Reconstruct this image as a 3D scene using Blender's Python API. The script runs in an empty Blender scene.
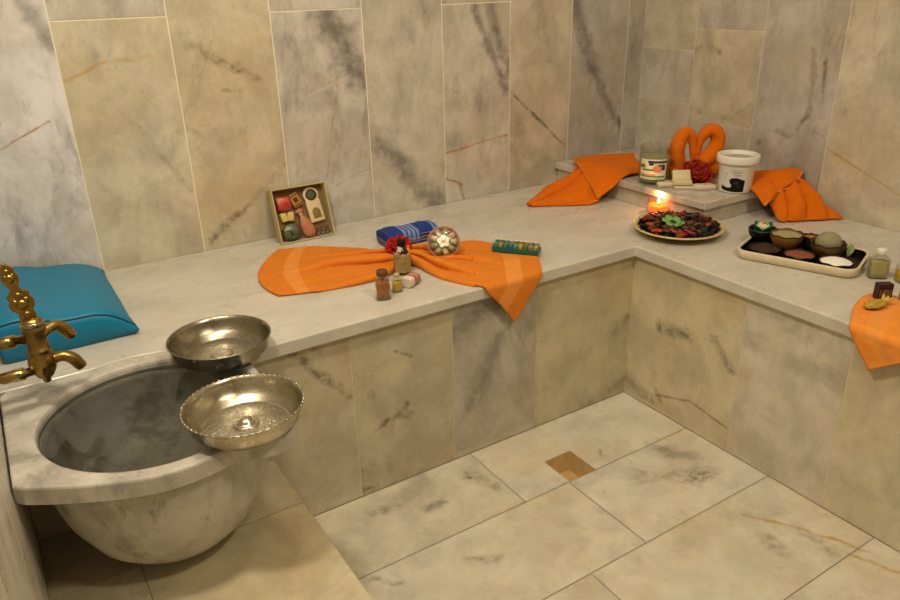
import bpy, bmesh, math, random
from mathutils import Vector, Matrix, Euler, noise
random.seed(7)
PI = math.pi
C = bpy.context.scene.collection
H = 0.45            # bench seat height
LZ = 0.519          # plinth top height
BY = 0.629          # back wall plane (y)
RX = 0.629          # right wall plane (x)
LX = -1.47          # left wall plane (x)
SX, SZ = -1.03, 0.182   # raised step: its free edge and its top
FACE = -0.558       # yaw of things turned to the visitor

def lin(c):
    if isinstance(c, str):
        c = [int(c[i:i+2], 16) for i in (0, 2, 4)]
    r = []
    for v in c[:3]:
        v = v / 255.0
        r.append(v / 12.92 if v <= .04045 else ((v + .055) / 1.055) ** 2.4)
    return (r[0], r[1], r[2], 1.0)

# ------------------------------------------------------------------ nodes
def new_mat(name):
    m = bpy.data.materials.new(name); m.use_nodes = True
    nt = m.node_tree; nt.nodes.clear()
    out = nt.nodes.new('ShaderNodeOutputMaterial')
    b = nt.nodes.new('ShaderNodeBsdfPrincipled')
    nt.links.new(b.outputs[0], out.inputs[0])
    return m, nt, b
def nd(nt, typ, **kw):
    n = nt.nodes.new(typ)
    for k, v in kw.items():
        setattr(n, k, v)
    return n
def put(nt, sock, v):
    if hasattr(v, 'is_output'): nt.links.new(v, sock)
    else: sock.default_value = v
def math_(nt, op, a, b=0.0, c=0.0, clamp=False):
    n = nd(nt, 'ShaderNodeMath', operation=op, use_clamp=clamp)
    put(nt, n.inputs[0], a); put(nt, n.inputs[1], b); put(nt, n.inputs[2], c)
    return n.outputs[0]
def vmath(nt, op, a, b=(0, 0, 0), scale=None):
    n = nd(nt, 'ShaderNodeVectorMath', operation=op)
    put(nt, n.inputs[0], a); put(nt, n.inputs[1], b)
    if scale is not None: put(nt, n.inputs['Scale'], scale)
    return n.outputs['Value'] if op in ('DOT_PRODUCT', 'LENGTH', 'DISTANCE') else n.outputs[0]
def mix(nt, f, a, b, typ='MIX'):
    n = nd(nt, 'ShaderNodeMix', data_type='RGBA', blend_type=typ)
    put(nt, n.inputs[0], f); put(nt, n.inputs[6], a); put(nt, n.inputs[7], b)
    return n.outputs[2]
def noise_(nt, vec, scale, detail=4, rough=.55, dist=0.0, color=False):
    n = nd(nt, 'ShaderNodeTexNoise')
    if vec is not None: nt.links.new(vec, n.inputs['Vector'])
    n.inputs['Scale'].default_value = scale; n.inputs['Detail'].default_value = detail
    n.inputs['Roughness'].default_value = rough; n.inputs['Distortion'].default_value = dist
    return n.outputs['Color' if color else 0]
def smooth(nt, v, a, b, lo=0.0, hi=1.0):
    n = nd(nt, 'ShaderNodeMapRange', interpolation_type='SMOOTHSTEP')
    put(nt, n.inputs[0], v)
    for i, x in enumerate((a, b, lo, hi)): n.inputs[i + 1].default_value = x
    return n.outputs[0]
def bump(nt, b, height, strength=.3, dist=.002):
    n = nd(nt, 'ShaderNodeBump'); n.inputs['Strength'].default_value = strength
    n.inputs['Distance'].default_value = dist
    nt.links.new(height, n.inputs['Height']); nt.links.new(n.outputs[0], b.inputs['Normal'])
def plain(name, col, rough=.5, metal=0.0, var=.12, scale=60, bstr=0.0, bscale=200, spec=.5, **kw):
    """a procedural material: base colour broken up by noise, optional bump"""
    m, nt, b = new_mat(name)
    co = nd(nt, 'ShaderNodeTexCoord').outputs['Object']
    c = lin(col)
    f = noise_(nt, co, scale, 3)
    lo = tuple(x * (1 - var) for x in c[:3]) + (1,); hi = tuple(min(1, x * (1 + var)) for x in c[:3]) + (1,)
    nt.links.new(mix(nt, f, lo, hi), b.inputs['Base Color'])
    b.inputs['Roughness'].default_value = rough; b.inputs['Metallic'].default_value = metal
    b.inputs['Specular IOR Level'].default_value = spec
    for k, v in kw.items(): b.inputs[k].default_value = v
    if bstr: bump(nt, b, noise_(nt, co, bscale, 3), bstr, .001)
    return m
def glass(name, col, rough=.03, ior=1.45):
    m, nt, b = new_mat(name)
    b.inputs['Base Color'].default_value = lin(col); b.inputs['Roughness'].default_value = rough
    b.inputs['Transmission Weight'].default_value = 1.0; b.inputs['IOR'].default_value = ior
    return m

GREY, DARK = lin('8b857d'), lin('4c4139')
VEIN = {'g': lin('7a736c'), 'd': lin('4a423a'), 'b': lin('7d6a4c'), 'o': lin('b0793c'), 'r': lin('945a34'), 'y': lin('bd9a48'), 'w': lin('dcd2bf')}
def marble(name, streaks=(), cloud=.45, scale=1.0, rough=.32, tint=None, speck=.35, stretch=(1, 1, 1), yellow=.3, vein=.35, tids=None, mott=1.0):
    m, nt, b = new_mat(name)
    co = nd(nt, 'ShaderNodeTexCoord').outputs['Object']
    if tint is None:
        base = nd(nt, 'ShaderNodeAttribute', attribute_name='tint').outputs['Color']
        off = nd(nt, 'ShaderNodeAttribute', attribute_name='toff').outputs['Vector']
        P = vmath(nt, 'ADD', co, off)
    else:
        n = nd(nt, 'ShaderNodeRGB'); n.outputs[0].default_value = lin(tint); base = n.outputs[0]; P = co
    P = vmath(nt, 'MULTIPLY', P, tuple(scale * s for s in stretch))
    col = base
    cl = nd(nt, 'ShaderNodeAttribute', attribute_name='cl').outputs['Fac'] if tint is None else 1.0
    mp = nd(nt, 'ShaderNodeMapping'); nt.links.new(P, mp.inputs[0]); mp.inputs['Rotation'].default_value = (.5, .75, .6); mp.inputs['Scale'].default_value = (1.5, 1.5, .62)
    Q = mp.outputs[0]
    # pale and dim mottling, grey clouds drawn out along the bedding, warm patches, hairline veins, rusty specks
    mot = noise_(nt, P, 9, 8, .66, .3)
    col = mix(nt, smooth(nt, mot, .33, .66), mix(nt, 1.0, base, (1 - .16 * mott, 1 - .175 * mott, 1 - .19 * mott, 1), 'MULTIPLY'), mix(nt, 1.0, base, (1 + .09 * mott, 1 + .09 * mott, 1 + .10 * mott, 1), 'MULTIPLY'))
    f = smooth(nt, noise_(nt, P, 3.1, 4, .6, .5), .45, .75, 0, yellow)
    col = mix(nt, f, col, mix(nt, 1.0, base, lin('ecd08f'), 'MULTIPLY'))
    f = math_(nt, 'MULTIPLY', smooth(nt, noise_(nt, Q, 5.5, 9, .68, .35), .48, .72, 0, cloud * 1.5), cl)
    col = mix(nt, f, col, GREY)
    f = math_(nt, 'MULTIPLY', smooth(nt, noise_(nt, Q, 17, 7, .7, .2), .54, .74, 0, cloud), cl)
    col = mix(nt, f, col, GREY)
    v = math_(nt, 'ABSOLUTE', math_(nt, 'SUBTRACT', noise_(nt, Q, 2.6, 7, .62, .5), .5))
    f = math_(nt, 'MULTIPLY', smooth(nt, v, 0.0, .022, vein * .8, 0), smooth(nt, noise_(nt, P, 2.6, 3), .48, .66))
    col = mix(nt, f, col, GREY)
    f = math_(nt, 'MULTIPLY', smooth(nt, noise_(nt, P, 48, 3, .6), .66, .78, 0, speck), smooth(nt, noise_(nt, P, 6, 2), .52, .66))
    col = mix(nt, f, col, lin('6b5a42'))
    f = noise_(nt, P, 120, 3, .7)
    col = mix(nt, .06, col, mix(nt, f, (0, 0, 0, 1), (1, 1, 1, 1)), 'OVERLAY')
    if streaks:
        dvec = vmath(nt, 'SUBTRACT', noise_(nt, co, 9, 4, .6, color=True), (.5, .5, .5))
        dfine = vmath(nt, 'SUBTRACT', noise_(nt, co, 45, 3, .6, color=True), (.5, .5, .5))
        Pd = vmath(nt, 'ADD', co, vmath(nt, 'SCALE', dvec, scale=.05))
        Pf = vmath(nt, 'ADD', vmath(nt, 'ADD', co, vmath(nt, 'SCALE', dvec, scale=.02)), vmath(nt, 'SCALE', dfine, scale=.006))
        blot = smooth(nt, noise_(nt, co, 45, 7, .72), .34, .66, .12, 1)
        soft = smooth(nt, noise_(nt, co, 30, 7, .7), .30, .62, .45, 1)
        rag = math_(nt, 'SUBTRACT', noise_(nt, co, 22, 6, .68), .5)
        tid = nd(nt, 'ShaderNodeAttribute', attribute_name='tid').outputs['Fac'] if tids else None
        for k, (a, e, w, kind, s) in enumerate(streaks):
            ab = Vector(e) - Vector(a); L2 = max(ab.length_squared, 1e-6)
            pp = Pf if w < .0065 else Pd
            pa = vmath(nt, 'SUBTRACT', pp, tuple(a))
            h = math_(nt, 'MULTIPLY', vmath(nt, 'DOT_PRODUCT', pa, tuple(ab)), 1 / L2, clamp=True)
            near = vmath(nt, 'SCALE', tuple(ab), scale=h)
            d = vmath(nt, 'DISTANCE', pa, near)
            if w >= .0065: d = math_(nt, 'MULTIPLY_ADD', rag, w * 2.6, d)
            wide = w * (1.5 if kind in 'gb' else 1.15)
            f = smooth(nt, d, 0 if w >= .0065 else w * .15, wide, s, 0)
            f = math_(nt, 'MULTIPLY', f, blot if kind in 'db' else soft)
            if tids and tids[k] is not None:
                f = math_(nt, 'MULTIPLY', f, math_(nt, 'COMPARE', tid, float(tids[k]), .4))
            col = mix(nt, f, col, VEIN[kind])
    nt.links.new(col, b.inputs['Base Color'])
    nt.links.new(smooth(nt, noise_(nt, P, 14, 4), .3, .7, rough * .8, rough * 1.25), b.inputs['Roughness'])
    b.inputs['Specular IOR Level'].default_value = .45
    bump(nt, b, noise_(nt, P, 26, 4, .6), .12, .002)
    return m

# ------------------------------------------------------------------ mesh helpers
def mk(name, V, F, mat, parent=None, smooth_=False, mats=None, mi=None, uv=None, loc=None, origin=None):
    me = bpy.data.meshes.new(name)
    if origin is not None:
        V = [(v[0] - origin[0], v[1] - origin[1], v[2] - origin[2]) for v in V]
    me.from_pydata([tuple(v) for v in V], [], F)
    for m in (mats or [mat]): me.materials.append(m)
    if mi: me.polygons.foreach_set('material_index', mi)
    if uv:
        l = me.uv_layers.new(name='UVMap')
        for lp in me.loops: l.data[lp.index].uv = uv[lp.vertex_index]
    if smooth_: me.polygons.foreach_set('use_smooth', [True] * len(me.polygons))
    me.update()
    bm = bmesh.new(); bm.from_mesh(me); bmesh.ops.recalc_face_normals(bm, faces=bm.faces); bm.to_mesh(me); bm.free()
    o = bpy.data.objects.new(name, me); C.objects.link(o)
    if parent: o.parent = parent
    if origin is not None: o.location = origin
    if loc is not None: o.location = loc
    return o
def empty(name, label, cat, loc=(0, 0, 0), rot=(0, 0, 0), group=None):
    o = bpy.data.objects.new(name, None); o.empty_display_size = .02; C.objects.link(o)
    o.location = loc; o.rotation_euler = rot if isinstance(rot, (tuple, Euler)) else (0, 0, rot)
    return tag(o, label, cat, group)
def tag(o, label, cat, group=None, kind=None):
    o['label'] = label; o['category'] = cat
    if group: o['group'] = group
    if kind: o['kind'] = kind
    return o
class G:
    """geometry collector: several shapes of ONE part"""
    def __init__(s): s.V = []; s.F = []; s.mi = []; s.m = 0
    def add(s, V, F, M=None):
        n = len(s.V)
        s.V += [tuple((M @ Vector(v)) if M else v) for v in V]
        s.F += [tuple(i + n for i in f) for f in F]; s.mi += [s.m] * len(F)
        return s
    def obj(s, name, mat, parent=None, smooth_=True, mats=None, loc=None, origin=None):
        return mk(name, s.V, s.F, mat, parent, smooth_, mats, s.mi, loc=loc, origin=origin)
def T(x=0, y=0, z=0): return Matrix.Translation((x, y, z))
def Rm(a, ax): return Matrix.Rotation(a, 4, ax)
def lathe(prof, seg=40, capb=True, capt=True):
    V, F = [], []
    for r, z in prof:
        for i in range(seg):
            a = 2 * PI * i / seg; V.append((r * math.cos(a), r * math.sin(a), z))
    for j in range(len(prof) - 1):
        for i in range(seg):
            k = (i + 1) % seg
            F.append((j * seg + i, j * seg + k, (j + 1) * seg + k, (j + 1) * seg + i))
    if capb: F.append(tuple(range(seg - 1, -1, -1)))
    if capt: F.append(tuple((len(prof) - 1) * seg + i for i in range(seg)))
    return V, F
def box(sx, sy, sz, bev=0.0, seg=2, base=True):
    bm = bmesh.new(); bmesh.ops.create_cube(bm, size=1)
    for v in bm.verts: v.co = Vector((v.co.x * sx, v.co.y * sy, (v.co.z + (.5 if base else 0)) * sz))
    if bev: bmesh.ops.bevel(bm, geom=list(bm.edges), offset=bev, segments=seg, profile=.5, affect='EDGES')
    bm.verts.ensure_lookup_table()
    V = [tuple(v.co) for v in bm.verts]; F = [tuple(v.index for v in f.verts) for f in bm.faces]
    bm.free(); return V, F
def prism(poly, z0, z1, bev=0.0, seg=2):
    bm = bmesh.new()
    vs = [bm.verts.new((x, y, z0)) for x, y in poly]
    f = bm.faces.new(vs)
    r = bmesh.ops.extrude_face_region(bm, geom=[f])
    for g in r['geom']:
        if isinstance(g, bmesh.types.BMVert): g.co.z = z1
    bmesh.ops.recalc_face_normals(bm, faces=bm.faces)
    if bev:
        es = [e for e in bm.edges if len(e.link_faces) == 2 and e.calc_face_angle(0) > .6]
        bmesh.ops.bevel(bm, geom=es, offset=bev, segments=seg, profile=.5, affect='EDGES')
    bm.verts.ensure_lookup_table(); bm.verts.index_update()
    V = [tuple(v.co) for v in bm.verts]; F = [tuple(v.index for v in f.verts) for f in bm.faces]
    bm.free(); return V, F
def cr(p0, p1, p2, p3, t):
    return 0.5 * ((2 * p1) + (p2 - p0) * t + (2 * p0 - 5 * p1 + 4 * p2 - p3) * t * t + (3 * p1 - p0 - 3 * p2 + p3) * t ** 3)
def spline(P, t):
    """Catmull-Rom through P, t in 0..1"""
    n = len(P) - 1; x = min(max(t, 0), 1) * n; i = min(int(x), n - 1); f = x - i
    g = lambda k: P[min(max(k, 0), n)]
    a = g(i - 1) if i > 0 else 2 * g(0) - g(1); d = g(i + 2) if i + 2 <= n else 2 * g(n) - g(n - 1)
    return cr(a, g(i), g(i + 1), d, f)
def tube(pts, rad, seg=12, n=None, cap=True, flat=1.0):
    P = [Vector(p) for p in pts]
    if not isinstance(rad, (list, tuple)): rad = [rad] * len(P)
    if n:
        Q = [spline(P, i / (n - 1)) for i in range(n)]
        R = [spline([float(r) for r in rad], i / (n - 1)) for i in range(n)]
    else: Q, R = P, list(rad)
    V, F = [], []; up = None
    for i, q in enumerate(Q):
        t = (Q[min(i + 1, len(Q) - 1)] - Q[max(i - 1, 0)]).normalized()
        if up is None: up = t.orthogonal().normalized()
        up = (up - t * up.dot(t)).normalized(); s = t.cross(up)
        for k in range(seg):
            a = 2 * PI * k / seg; V.append(tuple(q + (up * math.cos(a) + s * math.sin(a) * flat) * R[i]))
    for i in range(len(Q) - 1):
        for k in range(seg):
            l = (k + 1) % seg; F.append((i * seg + k, i * seg + l, (i + 1) * seg + l, (i + 1) * seg + k))
    if cap:
        F.append(tuple(range(seg - 1, -1, -1))); F.append(tuple((len(Q) - 1) * seg + k for k in range(seg)))
    return V, F
def blob(r, sub=3, f=None, sc=(1, 1, 1)):
    bm = bmesh.new(); bmesh.ops.create_icosphere(bm, subdivisions=sub, radius=1)
    V = []
    for v in bm.verts:
        k = r * (1 + (f(v.co) if f else 0)); V.append((v.co.x * k * sc[0], v.co.y * k * sc[1], v.co.z * k * sc[2]))
    F = [tuple(w.index for w in q.verts) for q in bm.faces]; bm.free(); return V, F
def gridf(fn, nu, nv):
    V = []; uv = []
    for i in range(nu + 1):
        for j in range(nv + 1):
            V.append(tuple(fn(i / nu, j / nv))); uv.append((i / nu, j / nv))
    F = [(i * (nv + 1) + j, (i + 1) * (nv + 1) + j, (i + 1) * (nv + 1) + j + 1, i * (nv + 1) + j + 1) for i in range(nu) for j in range(nv)]
    return V, F, uv
def patch(r, a0, a1, z0, z1, n=10, r1=None):
    V, F, _ = gridf(lambda u, v: ((r + ((r1 or r) - r) * v) * math.cos(a0 + (a1 - a0) * u), (r + ((r1 or r) - r) * v) * math.sin(a0 + (a1 - a0) * u), z0 + (z1 - z0) * v), n, 1)
    return V, F
def calm(c, k=.28):
    q = lin(c); y = .3 * q[0] + .59 * q[1] + .11 * q[2]
    return tuple(v * (1 - k) + y * k for v in q[:3]) + (1.0,)
def cloudiness(c):
    v = [int(c[i:i + 2], 16) for i in (0, 2, 4)]; s = (max(v) - min(v)) / max(v)
    return min(1.0, max(.28, 1.3 - 3.6 * s))
def face_attr(o, name, typ, vals):
    a = o.data.attributes.new(name, typ, 'FACE')
    for i, v in enumerate(vals):
        if typ == 'FLOAT': a.data[i].value = v
        elif typ == 'FLOAT_COLOR': a.data[i].color = v
        else: a.data[i].vector = v
def tiled(name, tiles, to3, mat, grout, parent=None, back=None, th=.012, gap=.0011, bmat=None):
    """tiles: (u0,v0,u1,v1,tint). to3(u,v,d): point d in front of the tile plane. back: (u0,v0,u1,v1) of the grout bed"""
    V, F, mi, ti, to, tn, cl = [], [], [], [], [], [], []
    beds = back if isinstance(back, list) else ([back] if back else [])
    for bk in beds:
        n = len(V); u0, v0, u1, v1 = bk; u0 -= .0015; u1 += .0015
        V += [to3(u0, v0, -.0012), to3(u1, v0, -.0012), to3(u1, v1, -.0012), to3(u0, v1, -.0012)]
        F.append((n, n + 1, n + 2, n + 3)); mi.append(1); ti.append((.5, .5, .5, 1)); to.append((0, 0, 0)); tn.append(-1); cl.append(0.0)
    rr = random.Random(name)
    for k, (u0, v0, u1, v1, c) in enumerate(tiles):
        n = len(V); g = gap; off = (rr.uniform(-9, 9), rr.uniform(-9, 9), rr.uniform(-9, 9))
        ue = [b[0] for b in beds] + [b[2] for b in beds]; gl = -.0006 if any(abs(u0 - e) < 1e-4 for e in ue) else g; gr = -.0006 if any(abs(u1 - e) < 1e-4 for e in ue) else g
        q = [(u0 + gl, v0 + g), (u1 - gr, v0 + g), (u1 - gr, v1 - g), (u0 + gl, v1 - g)]
        V += [to3(u, v, 0) for u, v in q] + [to3(u, v, -th) for u, v in q]
        fs = [(0, 1, 2, 3), (4, 7, 6, 5)] + [(i, i + 4, (i + 1) % 4 + 4, (i + 1) % 4) for i in range(4)]
        for f in fs:
            F.append(tuple(i + n for i in f)); mi.append(0); ti.append(calm(c)); to.append(off); tn.append(k); cl.append(cloudiness(c))
    o = mk(name, V, F, mat, parent, False, [mat, grout], mi)
    face_attr(o, 'tint', 'FLOAT_COLOR', ti); face_attr(o, 'toff', 'FLOAT_VECTOR', to); face_attr(o, 'tid', 'FLOAT', [float(x) for x in tn]); face_attr(o, 'cl', 'FLOAT', cl)
    return o
def tid_of(streaks, tiles, iu, iv):
    r = []
    for a, e, w, k, s in streaks:
        mu, mv = (a[iu] + e[iu]) / 2, (a[iv] + e[iv]) / 2; hit = None
        for j, t in enumerate(tiles):
            if t[0] <= mu <= t[2] and t[1] <= mv <= t[3]: hit = j
        r.append(hit)
    return r
BACK = [
    ((-1.251, 0.629, 1.08), (-1.217, 0.629, 0.987), 0.02, "g", 0.6),
    ((-1.359, 0.629, 0.774), (-1.248, 0.629, 0.823), 0.0035, "o", 0.8),
    ((-1.206, 0.629, 0.907), (-1.108, 0.629, 0.943), 0.006, "y", 0.7),
    ((-1.108, 0.629, 0.943), (-1.007, 0.629, 0.952), 0.01, "y", 0.4),
    ((-1.096, 0.629, 0.834), (-0.968, 0.629, 0.619), 0.008, "b", 0.4),
    ((-0.911, 0.629, 0.968), (-0.754, 0.629, 0.874), 0.014, "b", 0.6),
    ((-0.839, 0.629, 0.929), (-0.798, 0.629, 0.897), 0.006, "d", 0.6),
    ((-0.933, 0.629, 0.471), (-0.818, 0.629, 0.553), 0.014, "d", 0.8),
    ((-0.818, 0.629, 0.553), (-0.708, 0.629, 0.646), 0.012, "b", 0.5),
    ((-0.85, 0.629, 0.857), (-0.792, 0.629, 0.847), 0.008, "d", 0.45),
    ((-0.569, 0.629, 1.059), (-0.459, 0.629, 0.849), 0.05, "g", 0.9),
    ((-0.567, 0.629, 0.568), (-0.452, 0.629, 0.6), 0.004, "y", 0.7),
    ((-0.53, 0.629, 0.868), (-0.588, 0.629, 0.6), 0.004, "d", 0.4),
    ((-0.43, 0.629, 0.679), (-0.217, 0.629, 0.448), 0.035, "g", 0.8),
    ((-0.646, 0.629, 0.813), (-0.494, 0.629, 0.865), 0.004, "w", 0.4),
    ((-0.094, 0.629, 1.044), (0.043, 0.629, 0.777), 0.02, "g", 0.9),
    ((-0.022, 0.629, 1.042), (0.05, 0.629, 0.837), 0.02, "g", 0.9),
    ((-0.193, 0.629, 0.609), (0.044, 0.629, 0.636), 0.0045, "o", 0.9),
    ((-0.196, 0.629, 0.531), (-0.132, 0.629, 0.502), 0.006, "r", 0.8),
    ((-0.14, 0.629, 0.503), (-0.126, 0.629, 0.449), 0.006, "b", 0.8),
    ((0.055, 0.629, 0.77), (0.292, 0.629, 0.568), 0.006, "d", 0.8),
    ((0.137, 0.629, 0.692), (0.18, 0.629, 0.662), 0.008, "d", 0.8),
    ((0.31, 0.629, 1.031), (0.399, 0.629, 0.81), 0.03, "g", 0.9),
    ((0.399, 0.629, 0.81), (0.558, 0.629, 0.598), 0.018, "g", 0.9),
    ((-0.205, 0.629, 0.799), (-0.061, 0.629, 0.726), 0.03, "b", 0.25),
    ((0.119, 0.629, 0.577), (0.274, 0.629, 0.487), 0.03, "b", 0.4),
]
RIGHT = [
    ((0.629, 0.123, 0.615), (0.629, 0.091, 0.656), 0.008, "d", 0.6),
    ((0.629, 0.091, 0.656), (0.629, 0.016, 0.649), 0.01, "d", 0.7),
    ((0.629, 0.016, 0.649), (0.629, -0.034, 0.711), 0.01, "d", 0.7),
    ((0.629, -0.034, 0.711), (0.629, -0.015, 0.896), 0.01, "g", 0.6),
    ((0.629, -0.055, 0.872), (0.629, -0.059, 0.791), 0.008, "d", 0.8),
    ((0.629, -0.028, 0.676), (0.629, -0.089, 0.668), 0.004, "o", 0.8),
    ((0.629, -0.096, 0.643), (0.629, -0.209, 0.593), 0.005, "y", 0.8),
    ((0.629, -0.209, 0.593), (0.629, -0.328, 0.545), 0.004, "y", 0.6),
    ((0.629, 0.343, 0.9), (0.629, 0.3, 0.872), 0.012, "b", 0.6),
    ((0.629, 0.216, 0.688), (0.629, 0.173, 0.721), 0.008, "d", 0.5),
    ((0.629, 0.394, 0.682), (0.629, 0.163, 0.661), 0.01, "b", 0.4),
    ((0.629, 0.419, 0.871), (0.629, 0.381, 0.889), 0.01, "b", 0.5),
    ((0.629, -0.124, 0.731), (0.629, -0.149, 0.747), 0.01, "b", 0.4),
]
BF = [
    ((-.16, 0, .012), (-.004, 0, .03), .022, 'b', .6),
    ((-.835, 0, .0), (-.833, 0, .07), .01, 'b', .8),
    ((-.57, 0, .012), (-.34, 0, .012), .012, 'w', .5),
    ((-1.0, 0, .02), (-.85, 0, .015), .012, 'w', .4),
    ((-0.964, 0.0, 0.422), (-0.849, 0.0, 0.27), 0.014, "d", 0.75),
    ((-0.942, 0.0, 0.427), (-0.901, 0.0, 0.398), 0.012, "d", 0.6),
    ((-0.783, 0.0, 0.164), (-0.703, 0.0, 0.202), 0.012, "d", 0.7),
    ((-0.764, 0.0, 0.183), (-0.686, 0.0, 0.169), 0.01, "d", 0.5),
    ((-0.789, 0.0, 0.258), (-0.787, 0.0, 0.249), 0.012, "d", 0.7),
    ((-0.578, 0.0, 0.359), (-0.442, 0.0, 0.399), 0.035, "g", 0.7),
    ((-0.531, 0.0, 0.142), (-0.441, 0.0, 0.293), 0.025, "g", 0.65),
    ((-0.726, 0.0, 0.346), (-0.686, 0.0, 0.324), 0.006, "d", 0.6),
    ((-0.837, 0.0, 0.02), (-0.799, 0.0, 0.009), 0.014, "d", 0.7),
    ((-0.063, 0.0, 0.2), (-0.007, 0.0, 0.236), 0.025, "d", 0.6),
]
RF = [
    ((0, -.002, .004), (0, -.352, .004), .006, 'w', .7),
    ((0, -.354, .004), (0, -.604, .004), .006, 'w', .7),
    ((0, -.004, .045), (0, -.10, .02), .022, 'b', .6),
    ((0, -.11, .06), (0, -.13, .03), .012, 'd', .4),
    ((0.0, -0.107, 0.254), (0.0, -0.199, 0.262), 0.025, "d", 0.8),
    ((0.0, -0.274, 0.278), (0.0, -0.341, 0.22), 0.014, "d", 0.8),
    ((0.0, -0.33, 0.327), (0.0, -0.4, 0.317), 0.03, "g", 0.4),
    ((0.0, -0.114, 0.045), (0.0, -0.23, 0.081), 0.005, "r", 0.7),
    ((0.0, -0.23, 0.081), (0.0, -0.348, 0.065), 0.005, "r", 0.7),
    ((0.0, -0.49, 0.305), (0.0, -0.592, 0.315), 0.03, "g", 0.35),
    ((0.0, -0.113, 0.054), (0.0, -0.141, 0.027), 0.01, "d", 0.4),
]
FL = [
    ((-0.845, -0.058, 0.0), (-0.786, -0.068, 0.0), 0.02, "d", 0.6),
    ((-0.735, -0.116, 0.0), (-0.692, -0.111, 0.0), 0.018, "d", 0.6),
    ((-0.74, -0.057, 0.0), (-0.692, -0.021, 0.0), 0.03, "g", 0.4),
    ((-0.593, -0.066, 0.0), (-0.555, -0.138, 0.0), 0.02, "b", 0.6),
    ((-0.593, -0.075, 0.0), (-0.591, -0.081, 0.0), 0.008, "d", 0.9),
    ((-0.745, -0.313, 0.0), (-0.69, -0.343, 0.0), 0.012, "b", 0.6),
    ((-0.931, -0.238, 0.0), (-0.892, -0.283, 0.0), 0.012, "d", 0.6),
    ((-0.247, -0.303, 0.0), (-0.129, -0.383, 0.0), 0.03, "b", 0.6),
    ((-0.131, -0.258, 0.0), (-0.096, -0.308, 0.0), 0.03, "g", 0.7),
    ((-0.158, -0.377, 0.0), (-0.084, -0.39, 0.0), 0.025, "b", 0.6),
    ((-0.162, -0.534, 0.0), (-0.101, -0.626, 0.0), 0.007, "y", 0.9),
    ((-0.101, -0.626, 0.0), (-0.046, -0.743, 0.0), 0.007, "y", 0.9),
    ((-0.087, -0.729, 0.0), (-0.056, -0.814, 0.0), 0.008, "y", 0.9),
    ((-0.185, -0.613, 0.0), (-0.198, -0.658, 0.0), 0.02, "b", 0.6),
    ((-0.106, -0.63, 0.0), (-0.11, -0.7, 0.0), 0.02, "b", 0.5),
    ((-0.254, -0.173, 0.0), (-0.265, -0.192, 0.0), 0.008, "d", 0.8),
]
# ------------------------------------------------------------------ camera
cam = bpy.data.cameras.new('camera'); cam.sensor_width = 36.0; cam.lens = 734.785 * 36 / 900; cam.clip_start = .01
co_ = bpy.data.objects.new('camera', cam); C.objects.link(co_)
yw, pt, rl = 0.5584, 0.4087, -0.0253
fw = Vector((math.sin(yw) * math.cos(pt), math.cos(yw) * math.cos(pt), -math.sin(pt)))
rt = Vector((math.cos(yw), -math.sin(yw), 0)); up = rt.cross(fw)
rt2 = rt * math.cos(rl) + up * math.sin(rl); up2 = up * math.cos(rl) - rt * math.sin(rl)
Mx = Matrix.Identity(4)
for i in range(3): Mx[i][0], Mx[i][1], Mx[i][2] = rt2[i], up2[i], -fw[i]
Mx.translation = Vector((-1.3883, -1.2914, 1.0942)); co_.matrix_world = Mx
bpy.context.scene.camera = co_

GROUT = plain('grout_pale', 'ece3cd', .8, var=.1, scale=30)
GROUTF = plain('grout_floor', 'a09475', .8, var=.15, scale=30)

# ------------------------------------------------------------------ walls
ub = [LX, -1.205, -.955, -.703, -.446, -.192, .054, .302, .553, RX]
tb = ['dfdcdb', 'd2c8a8', 'cfc39f', 'ccc5b9', 'cac1ae', 'cac1b0', 'cbbfa3', 'bdb5a7', 'bdb4a4']
tt = ['dfdcdb', 'cdc7ba', 'cfc39f', 'ccc5b9', 'cac1ae', 'cac1b0', 'cbc1ac', 'bdb5a7', 'bdb4a4']
tl = []
for i in range(9):
    zs = [0.42, 1.035, 1.66, 2.42] if i % 2 else [0.42, 1.33, 1.95, 2.42]
    for j in range(3): tl.append((ub[i], zs[j], ub[i + 1], zs[j + 1], tb[i] if j == 0 else tt[i]))
mw = marble('marble_wall_back', BACK, tids=tid_of(BACK, tl, 0, 2), cloud=.5)
o = tiled('wall_back', tl, lambda u, v, d: (u, BY - d, v), mw, GROUT, back=(LX, 0, RX, 2.42), gap=.0017); o['kind'] = 'structure'

tl = []
def col(y0, y1, zs, cs):
    for j in range(len(zs) - 1): tl.append((y0, zs[j], y1, zs[j + 1], cs[j % len(cs)]))
col(.40, .629, [.42, .70, .87, 1.5, 2.42], ['c8c0ac', 'c6bfb0', 'cabfa3'])
col(.15, .40, [.42, .652, .938, 1.55, 2.42], ['c6bca6', 'cdc1a0', 'c4bcae'])
col(-.10, .15, [.42, 1.30, 2.42], ['c2bab0'])
yy = -.10; cc = ['d0c5a8', 'c6bca4', 'ccc1a6']
for k in range(11):
    col(yy - .25 if k < 10 else -2.6, yy, [.42, 1.30 + .2 * (k % 2), 2.42], [cc[k % 3]]); yy -= .25
mw = marble('marble_wall_right', RIGHT, tids=tid_of(RIGHT, tl, 1, 2), cloud=.5)
o = tiled('wall_right', tl, lambda u, v, d: (RX - d, u, v), mw, GROUT, back=(-2.6, 0, BY, 2.42)); o['kind'] = 'structure'

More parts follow.
